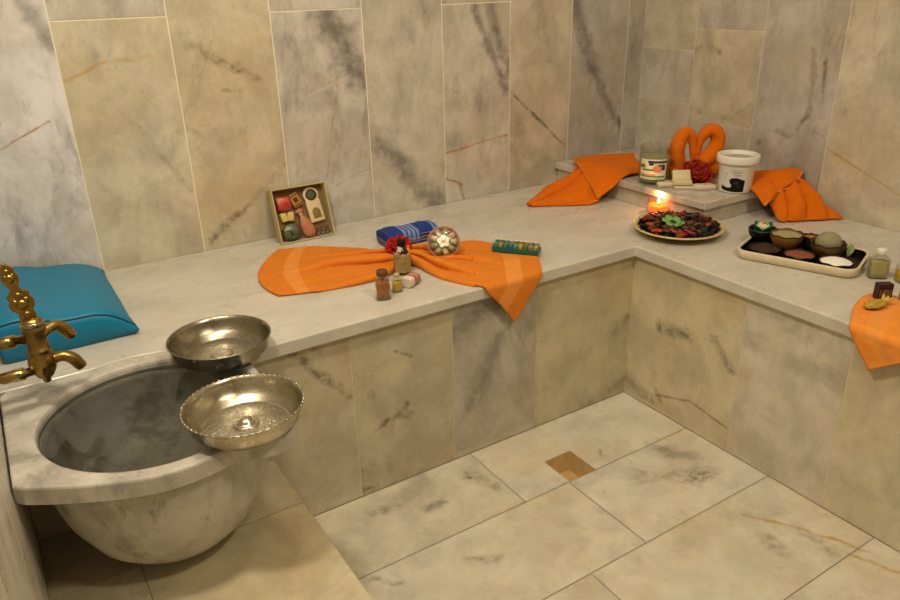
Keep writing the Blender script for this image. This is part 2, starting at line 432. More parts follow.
tl = []
for i in range(13):
    a = -2.6 + .25 * i; b_ = min(a + .25, BY)
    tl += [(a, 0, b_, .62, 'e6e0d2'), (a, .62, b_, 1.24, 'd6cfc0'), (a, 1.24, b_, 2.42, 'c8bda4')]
mplain = marble('marble_wall_plain', cloud=.04, vein=.0, mott=.25)
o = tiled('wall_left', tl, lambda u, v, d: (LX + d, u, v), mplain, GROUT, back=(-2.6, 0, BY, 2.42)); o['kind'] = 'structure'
tl = [(LX + .3 * i, .6 * j, LX + .3 * i + .3, .6 * j + .6, 'c8bda4') for i in range(7) for j in range(4)]
o = tiled('wall_front', tl, lambda u, v, d: (u, -2.6 + d, v), mplain, GROUT, back=(LX, 0, RX, 2.42)); o['kind'] = 'structure'
V, F = box(RX - LX + .04, BY + 2.64, .04)
o = mk('ceiling', V, F, plain('ceiling_plaster', 'd8cdb8', .8), loc=((RX + LX) / 2, (BY - 2.6) / 2, 2.42)); o['kind'] = 'structure'

# ------------------------------------------------------------------ floor with the square drain recess
DX0, DX1, DY0, DY1 = -.402, -.319, -.228, -.133
tl = []; fc = 'd8d0b8'
tl += [(-1.08, -.228, -.534, .0, 'd4caae'), (-.534, DY1, DX0, 0, fc), (DX0, DY1, DX1, 0, fc), (DX1, DY1, 0, 0, fc), (-.534, -.228, DX0, DY1, fc), (DX1, -.228, 0, DY1, fc)]
tl += [(-1.08, -.475, -.405, -.228, 'd8cfb6'), (-.405, -.475, 0, -.228, 'd9d1ba')]
tl += [(-1.08, -.730, -.562, -.475, 'd8cfb7'), (-.562, -.730, 0, -.475, 'd8d0b8')]
for k in range(8):
    a = -.730 - .25 * k; x = -.41 if k % 2 == 0 else -.6
    e = max(a - .25, -2.6)
    tl += [(-1.08, e, x, a, 'd6ccb2'), (x, e, 0, a, 'd8cfb7')]
ft = [(t[0], t[1], t[2], t[3], t[4]) for t in tl]
mf = marble('marble_floor', FL, cloud=.26, mott=.7, rough=.30, yellow=.35, vein=.18, speck=.3)
# tiles around the drain form one slab: no joints between them
V, F, mi, ti, to = [], [], [], [], []
rr = random.Random(5); offs = {}
for k, (x0, y0, x1, y1, c) in enumerate(ft):
    n = len(V); key = 'd' if 1 <= k <= 5 else k
    if key not in offs: offs[key] = (rr.uniform(-9, 9), rr.uniform(-9, 9), 0)
    g = .0011
    gx0 = 0 if key == 'd' and x0 in (DX0, DX1) else g; gx1 = 0 if key == 'd' and x1 in (DX0, DX1) else g
    gy0 = 0 if key == 'd' and y0 == DY1 else g; gy1 = 0 if key == 'd' and y1 == DY1 else g
    V += [(x0 + gx0, y0 + gy0, 0), (x1 - gx1, y0 + gy0, 0), (x1 - gx1, y1 - gy1, 0), (x0 + gx0, y1 - gy1, 0)]
    F.append((n, n + 1, n + 2, n + 3)); mi.append(0); ti.append(calm(c, .22)); to.append(offs[key])
for (x0, y0, x1, y1) in [(-1.47, -2.6, .629, -.2285), (-1.47, -.2285, DX0, BY), (DX1, -.2285, .629, BY), (DX0, DY1, DX1, BY)]:
    n = len(V); V += [(x0, y0, -.0014), (x1, y0, -.0014), (x1, y1, -.0014), (x0, y1, -.0014)]
    F.append((n, n + 1, n + 2, n + 3)); mi.append(1); ti.append((.5, .5, .5, 1)); to.append((0, 0, 0))
o = mk('floor', V, F, mf, None, False, [mf, GROUTF], mi); o['kind'] = 'structure'
face_attr(o, 'tint', 'FLOAT_COLOR', ti); face_attr(o, 'toff', 'FLOAT_VECTOR', to); face_attr(o, 'cl', 'FLOAT', [.75] * len(F))
g = G(); d = .045; x0, x1, y0, y1 = DX0, DX1, DY0, DY1; i_ = .012
t4 = [(x0, y0, -.0005), (x1, y0, -.0005), (x1, y1, -.0005), (x0, y1, -.0005)]; b4 = [(x0 + i_, y0 + i_, -d), (x1 - i_, y0 + i_, -d), (x1 - i_, y1 - i_, -d), (x0 + i_, y1 - i_, -d)]
mid = ((x0 + x1) / 2, (y0 + y1) / 2, -d - .012)
g.add(t4 + b4 + [mid], [(0, 4, 5, 1), (1, 5, 6, 2), (2, 6, 7, 3), (3, 7, 4, 0), (4, 8, 5), (5, 8, 6), (6, 8, 7), (7, 8, 4)])
o = g.obj('floor_drain', plain('drain_limescale', 'c2a570', .5, var=.35, scale=45, bstr=.4), smooth_=False, origin=((x0 + x1) / 2, (y0 + y1) / 2, -d))
tag(o, 'square sunken brown drain recess cut into the pale marble floor', 'drain')

# ------------------------------------------------------------------ raised step under the basin
st = empty('marble_step', 'raised cream marble step that carries the round washing basin', 'step', (LX, 0, 0))
SL = LX + .0015
tl = [(SL, -.165, SX, .6, 'cdbf96'), (SL, -.75, -1.327, -.165, 'cdbf96'), (-1.327, -.75, SX, -.165, 'd3c69d')]
for k in range(4):
    a = -.75 - .5 * k; tl.append((SL, max(a - .5, -2.595), SX, a, 'd3c69d'))
ms = marble('marble_step', cloud=.2, yellow=.35, vein=.25)
o = tiled('tread', tl, lambda u, v, d: (u - LX, v, SZ + d), ms, GROUTF, st, back=(SL, -2.59, SX, .0), th=.02)
tl = [(-2.59 + .37 * i, 0, -2.59 + .37 * i + .37, SZ - .021, 'bfb290') for i in range(7)]
o = tiled('riser', tl, lambda u, v, d: (SX - LX + d - .001, u, v), ms, GROUTF, st, back=(-2.59, 0, 0, SZ - .021), th=.015)

# ------------------------------------------------------------------ L-shaped bench
bn = empty('marble_bench', 'L-shaped built-in bench with a pale grey marble seat along both walls', 'bench', (0, 0, 0))
mseat = marble('marble_seat', [], cloud=.12, mott=.5, tint='cfcabf', stretch=(.7, 1.3, 1), rough=.3, yellow=.10, vein=.2, speck=.05)
OV = .015
BCX, BCY, BR = -1.25, -.12, .214
def arc(a0, a1, n, r=BR): return [(BCX + r * math.cos(math.radians(a0 + (a1 - a0) * i / n)), BCY + r * math.sin(math.radians(a0 + (a1 - a0) * i / n))) for i in range(n + 1)]
back_arc = arc(44, 106, 14)
e = .0016
poly = [(-1.0585, -OV), (-OV, -OV), (-OV, -2.59), (RX - .001, -2.59), (RX - .001, BY - .001), (LX + .001, BY - .001), (LX + .001, .088)]
poly += [(x, y + e) for x, y in reversed(back_arc)] + [(-1.0585, .032)]
V, F = prism(poly, H - .030, H, .0035, 3)
mk('seat_slab', V, F, mseat, bn, False)
# front of the back run
tl = [(-1.03, .182, -.834, H - .031, 'cbbf9c'), (-1.03, 0, -.834, .182, 'cbbf9c'), (-.834, 0, -.578, H - .031, 'cabd96'), (-.578, 0, -.328, H - .031, 'c2b9a4'), (-.328, 0, 0, H - .031, 'cdbf94')]
tl = [(-1.08, 0, -.834, H - .031, 'cbbf9c')] + tl[2:]
mbf = marble('marble_bench_front', BF, tids=tid_of(BF, tl, 0, 2), cloud=.4, yellow=.4)
tiled('front_panel', tl, lambda u, v, d: (u, -d, v), mbf, GROUT, bn, back=(-1.08, 0, 0, H - .031))
tl = [(-.353, 0, 0, H - .031, 'd8caa0'), (-.605, 0, -.353, H - .031, 'd7ccb4'), (-.86, 0, -.605, H - .031, 'd8cca9')] + [(-.86 - .25 * (k + 1) if k < 6 else -2.59, 0, -.86 - .25 * k, H - .031, 'd7ccb2') for k in range(7)]
mrf = marble('marble_bench_side', RF, tids=tid_of(RF, tl, 1, 2), cloud=.22, yellow=.4)
tiled('front_panel', tl, lambda u, v, d: (-d, u, v), mrf, GROUT, bn, back=(-2.59, 0, 0, H - .031))
# panel behind the basin bowl, cut out where the bowl is built in
def bowl_r(z):
    P = [(.176, .072), (.20, .098), (.24, .138), (.30, .168), (.36, .183), (.42, .189)]
    for (z0, r0), (z1, r1) in zip(P, P[1:]):
        if z <= z1: return r0 + (r1 - r0) * max(0, z - z0) / (z1 - z0)
    return P[-1][1]
zs = [SZ + .001 + (H - .031 - SZ) * i / 16 for i in range(17)]
hc = [math.sqrt(max(0, (bowl_r(z) + .003) ** 2 - .12 ** 2)) for z in zs]
lft = [(LX + .001, zs[0])] + [(BCX - max(h, .002), z) for h, z in zip(hc, zs)] + [(LX + .001, zs[-1])]
rgt = [(-1.081, zs[0])] + [(BCX + max(min(h, .167), .002), z) for h, z in zip(hc, zs)] + [(-1.081, zs[-1])]
g = G()
for L_ in (lft, rgt):
    n = len(L_); inner = L_[1:-1]; out_x = L_[0][0]
    V = [(x, .0, z) for x, z in inner] + [(out_x, .0, z) for x, z in inner]; m_ = len(inner)
    g.add(V, [(i, i + 1, m_ + i + 1, m_ + i) for i in range(m_ - 1)])
g.obj('basin_surround', marble('marble_surround', cloud=.3, tint='c6ba98'), bn, False)

# ------------------------------------------------------------------ corner plinth
PX0, PY0 = RX - .381, -.010
pl = empty('marble_plinth', 'low square marble plinth in the corner with a jar and a tub on it', 'plinth', (PX0, PY0, H))
mpl = marble('marble_plinth', cloud=.42, tint='cac2b0', yellow=.2)
V, F = prism([(0, 0), (.380, 0), (.380, BY - PY0 - .001), (0, BY - PY0 - .001)], LZ - H - .022, LZ - H, .003, 2)
mk('cap_slab', V, F, marble('marble_plinth_cap', cloud=.5, tint='ccc5b8'), pl)
V, F = prism([(.012, .012), (.379, .012), (.379, BY - PY0 - .002), (.012, BY - PY0 - .002)], .0005, LZ - H - .0222, .001, 1)
mk('base_block', V, F, mpl, pl)

# ------------------------------------------------------------------ basin
ba = empty('marble_basin', 'round grey marble washing basin with a thick rim slab, full of water', 'basin', (BCX, BCY, SZ))
mba = marble('marble_basin', cloud=.95, tint='c9c5bb', scale=1.1, yellow=.2, vein=.15, speck=.1, rough=.4)
mri = marble('marble_basin_rim', cloud=.55, tint='cbc6bb', scale=1.2, yellow=.15, vein=.2, speck=.2, rough=.3)
outer = [(LX + .003, .086)] + [(x, y) for x, y in reversed(back_arc)] + [(-1.0605, .030), (-1.060, -.28), (-1.066, -.302), (-1.078, -.318), (-1.10, -.328), (-1.135, -.325), (-1.16, -.314), (-1.178, -.312)]
outer += [(-1.20, -.318), (-1.23, -.3235), (-1.26, -.3245), (-1.29, -.321), (-1.32, -.312), (-1.35, -.300), (-1.39, -.280), (-1.43, -.257), (LX + .003, -.233)]
NO = 96; OPR = .176
# ring slab: resample the outer outline by angle about the opening
ring = []
for i in range(NO):
    a = 2 * PI * i / NO; dx, dy = math.cos(a), math.sin(a); best = None
    for k in range(len(outer)):
        (xa, ya), (xb, yb) = outer[k], outer[(k + 1) % len(outer)]
        xa -= BCX; xb -= BCX; ya -= BCY; yb -= BCY
        den = dx * (yb - ya) - dy * (xb - xa)
        if abs(den) < 1e-9: continue
        t = (xa * (yb - ya) - ya * (xb - xa)) / den; s_ = (xa * dy - ya * dx) / den
        if t > 0 and -1e-6 <= s_ <= 1 + 1e-6 and (best is None or t > best): best = t
    ring.append(best)
def corner_snap(i): return ring[i]
zt, zb_ = H - SZ, .420 - SZ
prof = [('o', 0, zb_), ('o', 0, zt - .004), ('o', -.0012, zt - .0012), ('o', -.004, zt), ('i', .006, zt), ('i', .002, zt - .0015), ('i', 0, zt - .006), ('i', -.001, zb_)]
V, F = [], []
for kind, dr, z in prof:
    for i in range(NO):
        a = 2 * PI * i / NO; r = (ring[i] if kind == 'o' else OPR) + dr
        V.append((r * math.cos(a), r * math.sin(a), z))
n = len(prof)
for j in range(n):
    for i in range(NO):
        k = (i + 1) % NO; j2 = (j + 1) % n
        F.append((j * NO + i, j * NO + k, j2 * NO + k, j2 * NO + i))
mk('rim_slab', V, F, mri, ba)
zi = lambda z: z - SZ
pr_ = [(.066, .0008), (.074, .003), (.076, .012)] + [(bowl_r(z) , zi(z)) for z in [.205 + (.4195 - .205) * i / 12 for i in range(13)]]
inn = [(.172, .4195), (.168, .40), (.155, .33), (.13, .275), (.09, .245), (.03, .236), (.002, .235)]
g = G(); V, F = lathe(pr_ + [(r, zi(z)) for r, z in inn], 72); g.add(V, F)
g.obj('bowl', mba, ba)
V, F = lathe([(.0005, .0), (.1690, .0), (.1700, .0005), (.0005, .0012)][1:3] , 72)
wm, nt, b = new_mat('water')
b.inputs['Base Color'].default_value = lin('a9ac9f'); b.inputs['Roughness'].default_value = .015; b.inputs['IOR'].default_value = 1.33; b.inputs['Transmission Weight'].default_value = 1.0
co = nd(nt, 'ShaderNodeTexCoord').outputs['Object']; bump(nt, b, noise_(nt, co, 14, 2), .08, .004)
V = [(.1752 * math.cos(2 * PI * i / 72), .1752 * math.sin(2 * PI * i / 72), 0) for i in range(72)]
o = mk('basin_water', V, [tuple(range(72))], wm, loc=(BCX, BCY, .4375)); tag(o, 'still clear water filling the grey marble basin', 'water', kind='stuff')
# ------------------------------------------------------------------ materials of the things
def metal(name, col, rough, engrave=False, hammered=0.0):
    m, nt, b = new_mat(name)
    co = nd(nt, 'ShaderNodeTexCoord').outputs['Object']
    f = noise_(nt, co, 35, 5, .65)
    c = lin(col); dk = tuple(x * .68 for x in c[:3]) + (1,)
    nt.links.new(mix(nt, smooth(nt, f, .35, .7), dk, c), b.inputs['Base Color'])
    nt.links.new(smooth(nt, f, .3, .7, rough * 1.5, rough * .8), b.inputs['Roughness'])
    b.inputs['Metallic'].default_value = 1.0
    if engrave:
        v = nd(nt, 'ShaderNodeTexVoronoi', feature='DISTANCE_TO_EDGE'); nt.links.new(co, v.inputs['Vector']); v.inputs['Scale'].default_value = 95
        h = math_(nt, 'ADD', smooth(nt, v.outputs['Distance'], 0, .12), noise_(nt, co, 160, 2))
        bump(nt, b, h, .55, .0012)
    elif hammered: bump(nt, b, noise_(nt, co, 90, 2), hammered, .001)
    return m
SILVER = metal('tinned_copper', 'd6ceb8', .24, hammered=.10)
SILVER_E = metal('tinned_copper_engraved', 'd8d2c2', .34, engrave=True)
SILVER_D = metal('tinned_copper_dull', 'b8b09c', .26, hammered=.12)
BRASS = metal('brass', 'b69a58', .3, hammered=.15)
BRASS_P = metal('brass_polished', 'c8ae70', .2)
CHROME = metal('chrome', 'c9c4ba', .15)

def terry(name, c1, c2, band=None):
    m, nt, b = new_mat(name)
    co = nd(nt, 'ShaderNodeTexCoord').outputs['Object']
    f = noise_(nt, co, 70, 5, .7); col = mix(nt, smooth(nt, f, .2, .8, .25, .75), lin(c1), lin(c2))
    loops = noise_(nt, co, 420, 2, .6)
    col = mix(nt, .22, col, mix(nt, loops, (0, 0, 0, 1), (1, 1, 1, 1)), 'OVERLAY')
    if band:
        uv = nd(nt, 'ShaderNodeTexCoord').outputs['UV']
        sp = nd(nt, 'ShaderNodeSeparateXYZ'); nt.links.new(uv, sp.inputs[0]); msk = None
        for a, e in band:
            t = math_(nt, 'MULTIPLY', math_(nt, 'GREATER_THAN', sp.outputs[0], a), math_(nt, 'LESS_THAN', sp.outputs[0], e))
            msk = t if msk is None else math_(nt, 'ADD', msk, t)
        col = mix(nt, math_(nt, 'MULTIPLY', msk, .55), col, lin('eaa257'))
    nt.links.new(col, b.inputs['Base Color']); b.inputs['Roughness'].default_value = .95
    b.inputs['Specular IOR Level'].default_value = .1
    b.inputs['Sheen Weight'].default_value = .12; b.inputs['Sheen Roughness'].default_value = .6
    b.inputs['Sheen Tint'].default_value = lin('ffc07a')
    h = math_(nt, 'ADD', math_(nt, 'MULTIPLY', loops, .6), noise_(nt, co, 130, 3))
    bump(nt, b, h, .22, .0015)
    return m
ORANGE = terry('orange_terry', 'cf7a26', 'e28c36', band=[(.085, .135), (.885, .935)])
ORANGE_D = terry('orange_terry_deep', 'cf6a0c', 'e07a18')
ORANGE_H = terry('orange_terry_light', 'e08a34', 'f3a04c', band=[(.09, .19)])
ORANGE_M = terry('orange_terry_hem', 'd8852c', 'e89a45')
RED = plain('red_petal', 'b0160c', .7, var=.35, scale=90)
REDD = plain('red_petal_deep', 'a32a0e', .75, var=.35, scale=90)
GREEN_LEAF = plain('leaf_green', '2f6a3c', .5, var=.3, scale=60)
WHITE = plain('white_plastic', 'e4e0d6', .35, var=.03)
BLACK = plain('black_plastic', '100e0b', .45, var=.1, spec=.3)
CREAM = plain('cream_soap', 'd6c79d', .5, var=.06)
PAPER = plain('white_paper', 'd8cbb4', .8, var=.05)
def thin_glass(name, tint):
    m = bpy.data.materials.new(name); m.use_nodes = True; nt = m.node_tree; nt.nodes.clear()
    out = nd(nt, 'ShaderNodeOutputMaterial'); mx = nd(nt, 'ShaderNodeMixShader'); tr = nd(nt, 'ShaderNodeBsdfTransparent'); gl = nd(nt, 'ShaderNodeBsdfGlossy')
    tr.inputs[0].default_value = lin(tint); gl.inputs['Roughness'].default_value = .05
    lw = nd(nt, 'ShaderNodeLayerWeight'); lw.inputs[0].default_value = .35
    put(nt, mx.inputs[0], math_(nt, 'MULTIPLY_ADD', lw.outputs['Facing'], .35, .05)); nt.links.new(tr.outputs[0], mx.inputs[1]); nt.links.new(gl.outputs[0], mx.inputs[2]); nt.links.new(mx.outputs[0], out.inputs[0])
    return m
CLEAR = thin_glass('clear_glass', 'f6f6f0')
def film(name, fac):
    m = bpy.data.materials.new(name); m.use_nodes = True; nt = m.node_tree; nt.nodes.clear()
    out = nd(nt, 'ShaderNodeOutputMaterial'); mx = nd(nt, 'ShaderNodeMixShader'); tr = nd(nt, 'ShaderNodeBsdfTransparent'); gl = nd(nt, 'ShaderNodeBsdfGlossy')
    gl.inputs['Roughness'].default_value = .09; gl.inputs['Color'].default_value = (1, .97, .9, 1)
    fr = nd(nt, 'ShaderNodeFresnel'); fr.inputs[0].default_value = 1.4
    put(nt, mx.inputs[0], math_(nt, 'MULTIPLY_ADD', fr.outputs[0], .5, fac)); nt.links.new(tr.outputs[0], mx.inputs[1]); nt.links.new(gl.outputs[0], mx.inputs[2]); nt.links.new(mx.outputs[0], out.inputs[0])
    co = nd(nt, 'ShaderNodeTexCoord').outputs['Object']; bp = nd(nt, 'ShaderNodeBump'); bp.inputs['Strength'].default_value = .7; bp.inputs['Distance'].default_value = .003
    nt.links.new(noise_(nt, co, 110, 3), bp.inputs['Height']); nt.links.new(bp.outputs[0], gl.inputs['Normal'])
    return m
FILM = film('clear_film', .06)
AMBER = plain('amber_filling', 'a86c34', .2, var=.75, scale=190)
OLIVE = plain('green_oil', 'b8ae78', .2, var=.1)
YELLOW_OIL = plain('yellow_oil', 'c9a818', .2, var=.15)

# ------------------------------------------------------------------ brass mixer tap on the left wall
TY = -.02
t = empty('brass_tap', 'ornate old brass wall tap with two spouts above the basin', 'tap', (LX, TY, .531))
bx_ = .081
g = G(); V, F = lathe([(.003, -.034), (.006, -.031), (.006, -.026), (.013, -.020), (.019, -.008), (.0205, .004), (.0185, .018), (.0165, .024), (.018, .026), (.018, .029), (.0155, .031), (.0155, .058), (.018, .061), (.0185, .068), (.0165, .070), (.0165, .078), (.012, .084)], 36)
# fluted belly
V = [(x * (1 + (.045 * math.cos(14 * math.atan2(y, x)) if z < .02 else 0)), y * (1 + (.045 * math.cos(14 * math.atan2(y, x)) if z < .02 else 0)), z) for x, y, z in V]
g.add(V, F, T(bx_, 0, 0)); g.obj('valve_body', BRASS, t)
for z, dy in ((-.006, -.006), (.046, .012)):
    g = G()
    g.add(*tube([(.0005, dy, z), (.018, dy, z), (.02, dy, z), (.034, dy, z), (.036, dy, z), (.052, dy, z), (.054, dy, z), (.074, dy * .3, z)], [.0075, .0075, .0095, .0095, .0105, .0105, .0075, .0075], 20))
    g.obj('supply_pipe', BRASS_P, t)
    g = G(); g.add(*lathe([(.0005, 0), (.019, 0), (.018, .004), (.011, .009), (.009, .012)], 28), T(.0006, dy, z) @ Rm(PI / 2, 'Y')); g.obj('wall_flange', BRASS, t)
for z, dz, L_, dy in ((.002, -.004, .044, -.004), (.052, .0, .041, .016)):
    pts = [(bx_ + .008, 0, z), (bx_ + .020, dy * .4, z + .004), (bx_ + .032, dy * .8, z + .005), (bx_ + L_, dy, z - .003), (bx_ + L_ + .009, dy * 1.1, z - .018), (bx_ + L_ + .011, dy * 1.15, z - .022)]
    g = G(); g.add(*tube(pts, [.0105, .0085, .0088, .0100, .0095, .0085], 22, n=22)); g.obj('spout', BRASS, t)
# openwork leaf handle, a flat casting standing on the body
outl = [(-.010, 0), (-.013, .010), (-.010, .016), (-.017, .024), (-.019, .034), (-.015, .040), (-.017, .047), (-.010, .053), (-.006, .058), (-.010, .066), (-.013, .076), (-.010, .084), (-.011, .090), (-.005, .097), (0, .104)]
full = outl + [(-x, z) for x, z in reversed(outl[:-1])]
g = G(); V, F = prism(full, -.004, .004, .0018, 2)
g.add(V, F, T(bx_ - .001, 0, .080) @ Rm(-.16, 'Y') @ Rm(PI / 2, 'X'))
for x, z, r in ((0, .030, .009), (-.008, .036, .005), (.008, .036, .005), (0, .046, .006), (0, .076, .0075), (-.005, .080, .0035), (.005, .080, .0035), (0, .088, .0045), (0, .012, .006)):
    for s in (-1, 1): g.add(*blob(r, 2, sc=(1, .55, 1)), T(bx_ - .001, 0, .080) @ Rm(-.16, 'Y') @ T(x, s * .0035, z))
g.obj('leaf_handle', BRASS, t)
g = G(); g.add(*lathe([(.0165, 0), (.0185, .002), (.0185, .006), (.0165, .008)], 30, False, False), T(bx_, 0, .070)); g.obj('collar', CHROME, t)

# ------------------------------------------------------------------ two metal bath bowls on the rim
def bath_bowl(name, label, loc, R, hgt, mat, matin, beads, rot=0, tilt=(0, 0)):
    b = empty(name, label, 'bowl', loc, (tilt[0], tilt[1], rot), None)
    rb = R * .76
    outp = [(.002, .0), (rb * .93, .0), (rb, .0015), (R * .84, .008), (R * .925, hgt * .40), (R * .975, hgt * .80), (R * .995, hgt * .95), (R * 1.015, hgt), (R * 1.010, hgt + .0014), (R * .985, hgt + .0006)]
    inp = [(R * .960, hgt * .80), (R * .905, hgt * .40), (R * .82, .0105), (rb * .98, .0042), (rb * .95, .0030)]
    g = G(); V, F = lathe(outp + inp + [(.003, .0030)], 96); g.add(V, F)
    g.obj('shell', mat, b)
    g = G(); V, F = lathe([(.0005, .0042), (R * .23, .0042)] if False else [(rb * .94, .0031), (rb * .92, .0042), (rb * .55, .0044), (rb * .52, .0050), (rb * .48, .0046), (rb * .26, .0046)], 72, False, False); g.add(V, F)
    g.obj('engraved_plate', matin, b)
    g = G()
    if beads:
        V, F = lathe([(rb * .30, .0044), (rb * .29, .0075), (rb * .26, .0085), (rb * .22, .0075), (rb * .20, .012), (rb * .12, .0165), (.001, .018)], 40); g.add(V, F)
        g.obj('boss', mat, b)
        g = G()
        for i in range(56):
            a = 2 * PI * i / 56; g.add(*blob(.0026, 1), T(R * 1.004 * math.cos(a), R * 1.004 * math.sin(a), hgt + .0006))
        g.obj('beaded_rim', mat, b)
    else:
        V, F = lathe([(rb * .30, .0044), (rb * .26, .0070), (rb * .15, .0080), (.001, .0082)], 40); g.add(V, F); g.obj('boss', matin, b)
    return b
bath_bowl('bath_bowl', 'nearer silvery bath bowl with a beaded rim and raised centre boss, on the basin rim', (-1.138, -.268, H + .0008), .0935, .041, SILVER, SILVER_E, True, tilt=(.0, .0))
bath_bowl('bath_bowl', 'farther plain-rimmed silvery bath bowl on the basin rim beside the bench', (-1.098, -.004, H + .0008), .094, .041, SILVER_D, SILVER_E, False)

# ------------------------------------------------------------------ turquoise cushion
cu = empty('vinyl_cushion', 'turquoise vinyl wedge cushion with dark piping on the bench by the tap', 'cushion', (-1.335, .40, H))
VIN = plain('turquoise_vinyl', '0f80a6', .45, var=.07, scale=18, bstr=.12, bscale=35)
VIND = plain('dark_seam', '0b4a60', .5)
cx0, cx1, cy0, cy1 = -.114, .122, -.205, .205
hp = [.085, .092, .088, .074, .068, .064, .052, .026]
def ch(u, v): # height of the top over (u along x, v along y)
    h = spline(hp, u) * (1 - .30 * v) + .006 * math.sin(v * PI) - .004 * math.sin(u * PI * 2) * (1 - v)
    return h
NU, NV = 48, 32
def cpos(u, v): return cx0 + (cx1 - cx0) * u - .010 * (1 - (2 * v - 1) ** 2) * (u > .99) , cy0 + (cy1 - cy0) * v + .008 * math.sin(PI * u) * (1 - 2 * v) * -.3
g = G(); V = []; F = []
for i in range(NU + 1):
    for j in range(NV + 1):
        u, v = i / NU, j / NV; x, y = cpos(u, v)
        ed = min(u, 1 - u) * (cx1 - cx0), min(v, 1 - v) * (cy1 - cy0); e = min(ed)
        r = .006; dz = -(r - math.sqrt(max(0, r * r - max(0, r - e) ** 2)))
        V.append((x, y, ch(u, v) + dz))
n0 = len(V)
F += [(i * (NV + 1) + j, (i + 1) * (NV + 1) + j, (i + 1) * (NV + 1) + j + 1, i * (NV + 1) + j + 1) for i in range(NU) for j in range(NV)]
# side bands: bulging
per = [(i, 0) for i in range(NU)] + [(NU, j) for j in range(NV)] + [(i, NV) for i in range(NU, 0, -1)] + [(0, j) for j in range(NV, 0, -1)]
K = 5
for k in range(1, K + 1):
    for i, j in per:
        u, v = i / NU, j / NV; x, y = cpos(u, v); zt_ = V[i * (NV + 1) + j][2]; f = k / K
        bul = .007 * math.sin(PI * f) - .004 * f
        nx = -1 if i == 0 else 1 if i == NU else 0; ny = -1 if j == 0 else 1 if j == NV else 0
        V.append((x + nx * bul, y + ny * bul, zt_ * (1 - f) + .001 * f))
np_ = len(per)
for k in range(K):
    for q in range(np_):
        q2 = (q + 1) % np_
        a = per[q][0] * (NV + 1) + per[q][1] if k == 0 else n0 + (k - 1) * np_ + q
        b2 = per[q2][0] * (NV + 1) + per[q2][1] if k == 0 else n0 + (k - 1) * np_ + q2
        F.append((a, b2, n0 + k * np_ + q2, n0 + k * np_ + q))
F.append(tuple(n0 + (K - 1) * np_ + q for q in range(np_)))
mk('cover', V, F, VIN, cu, True)
g = G()
pp = []
for i, j in per + [per[0]]:
    p_ = V[i * (NV + 1) + j]; pp.append((p_[0], p_[1], p_[2] - .0005))
g.add(*tube(pp[::2] + [pp[0]], .0018, 8)); g.obj('piping', VIND, cu)

# ------------------------------------------------------------------ cloth sheets
def sheet(name, fn, nu, nv, mat, parent=None, th=.005, origin=(0, 0, 0), mats=None, wr=.0015, ws=22, hem=True):
    V, F, uv = gridf(fn, nu, nv)
    V = [Vector(v) for v in V]
    def nrm(i, j):
        a = V[min(i + 1, nu) * (nv + 1) + j] - V[max(i - 1, 0) * (nv + 1) + j]
        b = V[i * (nv + 1) + min(j + 1, nv)] - V[i * (nv + 1) + max(j - 1, 0)]
        n = a.cross(b); return n.normalized() if n.length > 1e-9 else Vector((0, 0, 1))
    N = [nrm(i, j) for i in range(nu + 1) for j in range(nv + 1)]
    if sum(n.z for n in N) < 0: N = [-n for n in N]
    top, bot = [], []
    for k, (v, n) in enumerate(zip(V, N)):
        w = wr * noise.noise(v * ws) + wr * .6 * noise.noise(v * ws * 2.7)
        top.append(v + n * (th + w)); bot.append(v)
    n0 = len(V); W = nv + 1
    per = [i * W for i in range(nu)] + [nu * W + j for j in range(nv)] + [i * W + nv for i in range(nu, 0, -1)] + [j for j in range(nv, 0, -1)]
    # rounded border: a middle ring pushed outwards
    FF = list(F) + [tuple(i + n0 for i in reversed(f)) for f in F]
    for q in range(len(per)):
        a, b = per[q], per[(q + 1) % len(per)]
        FF.append((a, b, b + n0, a + n0))
    return mk(name, top + bot, FF, mat, parent, True, mats, uv=uv + uv, origin=origin)
def over_edge_y(x, y, z, edge, r=.010):
    """cloth laid on the seat that runs over an edge at y=edge (free side -y) hangs down"""
    d = edge - y
    if d <= 0: return Vector((x, y, z))
    lift = z - H
    L_ = r * PI / 2
    if d < L_:
        a = d / r; return Vector((x, edge - (r + lift) * math.sin(a) * 1.0, H - r + (r + lift) * math.cos(a)))
    return Vector((x, edge - r - lift, H - r - (d - L_)))

def pleat(x, k=.80):
    """one lapped pleat per unit of x: a slow rise, then a steep fall into a crease"""
    f = x - math.floor(x)
    return math.sin(PI / 2 * f / k) ** .75 if f < k else (1 - ((f - k) / (1 - k)) ** 1.6)
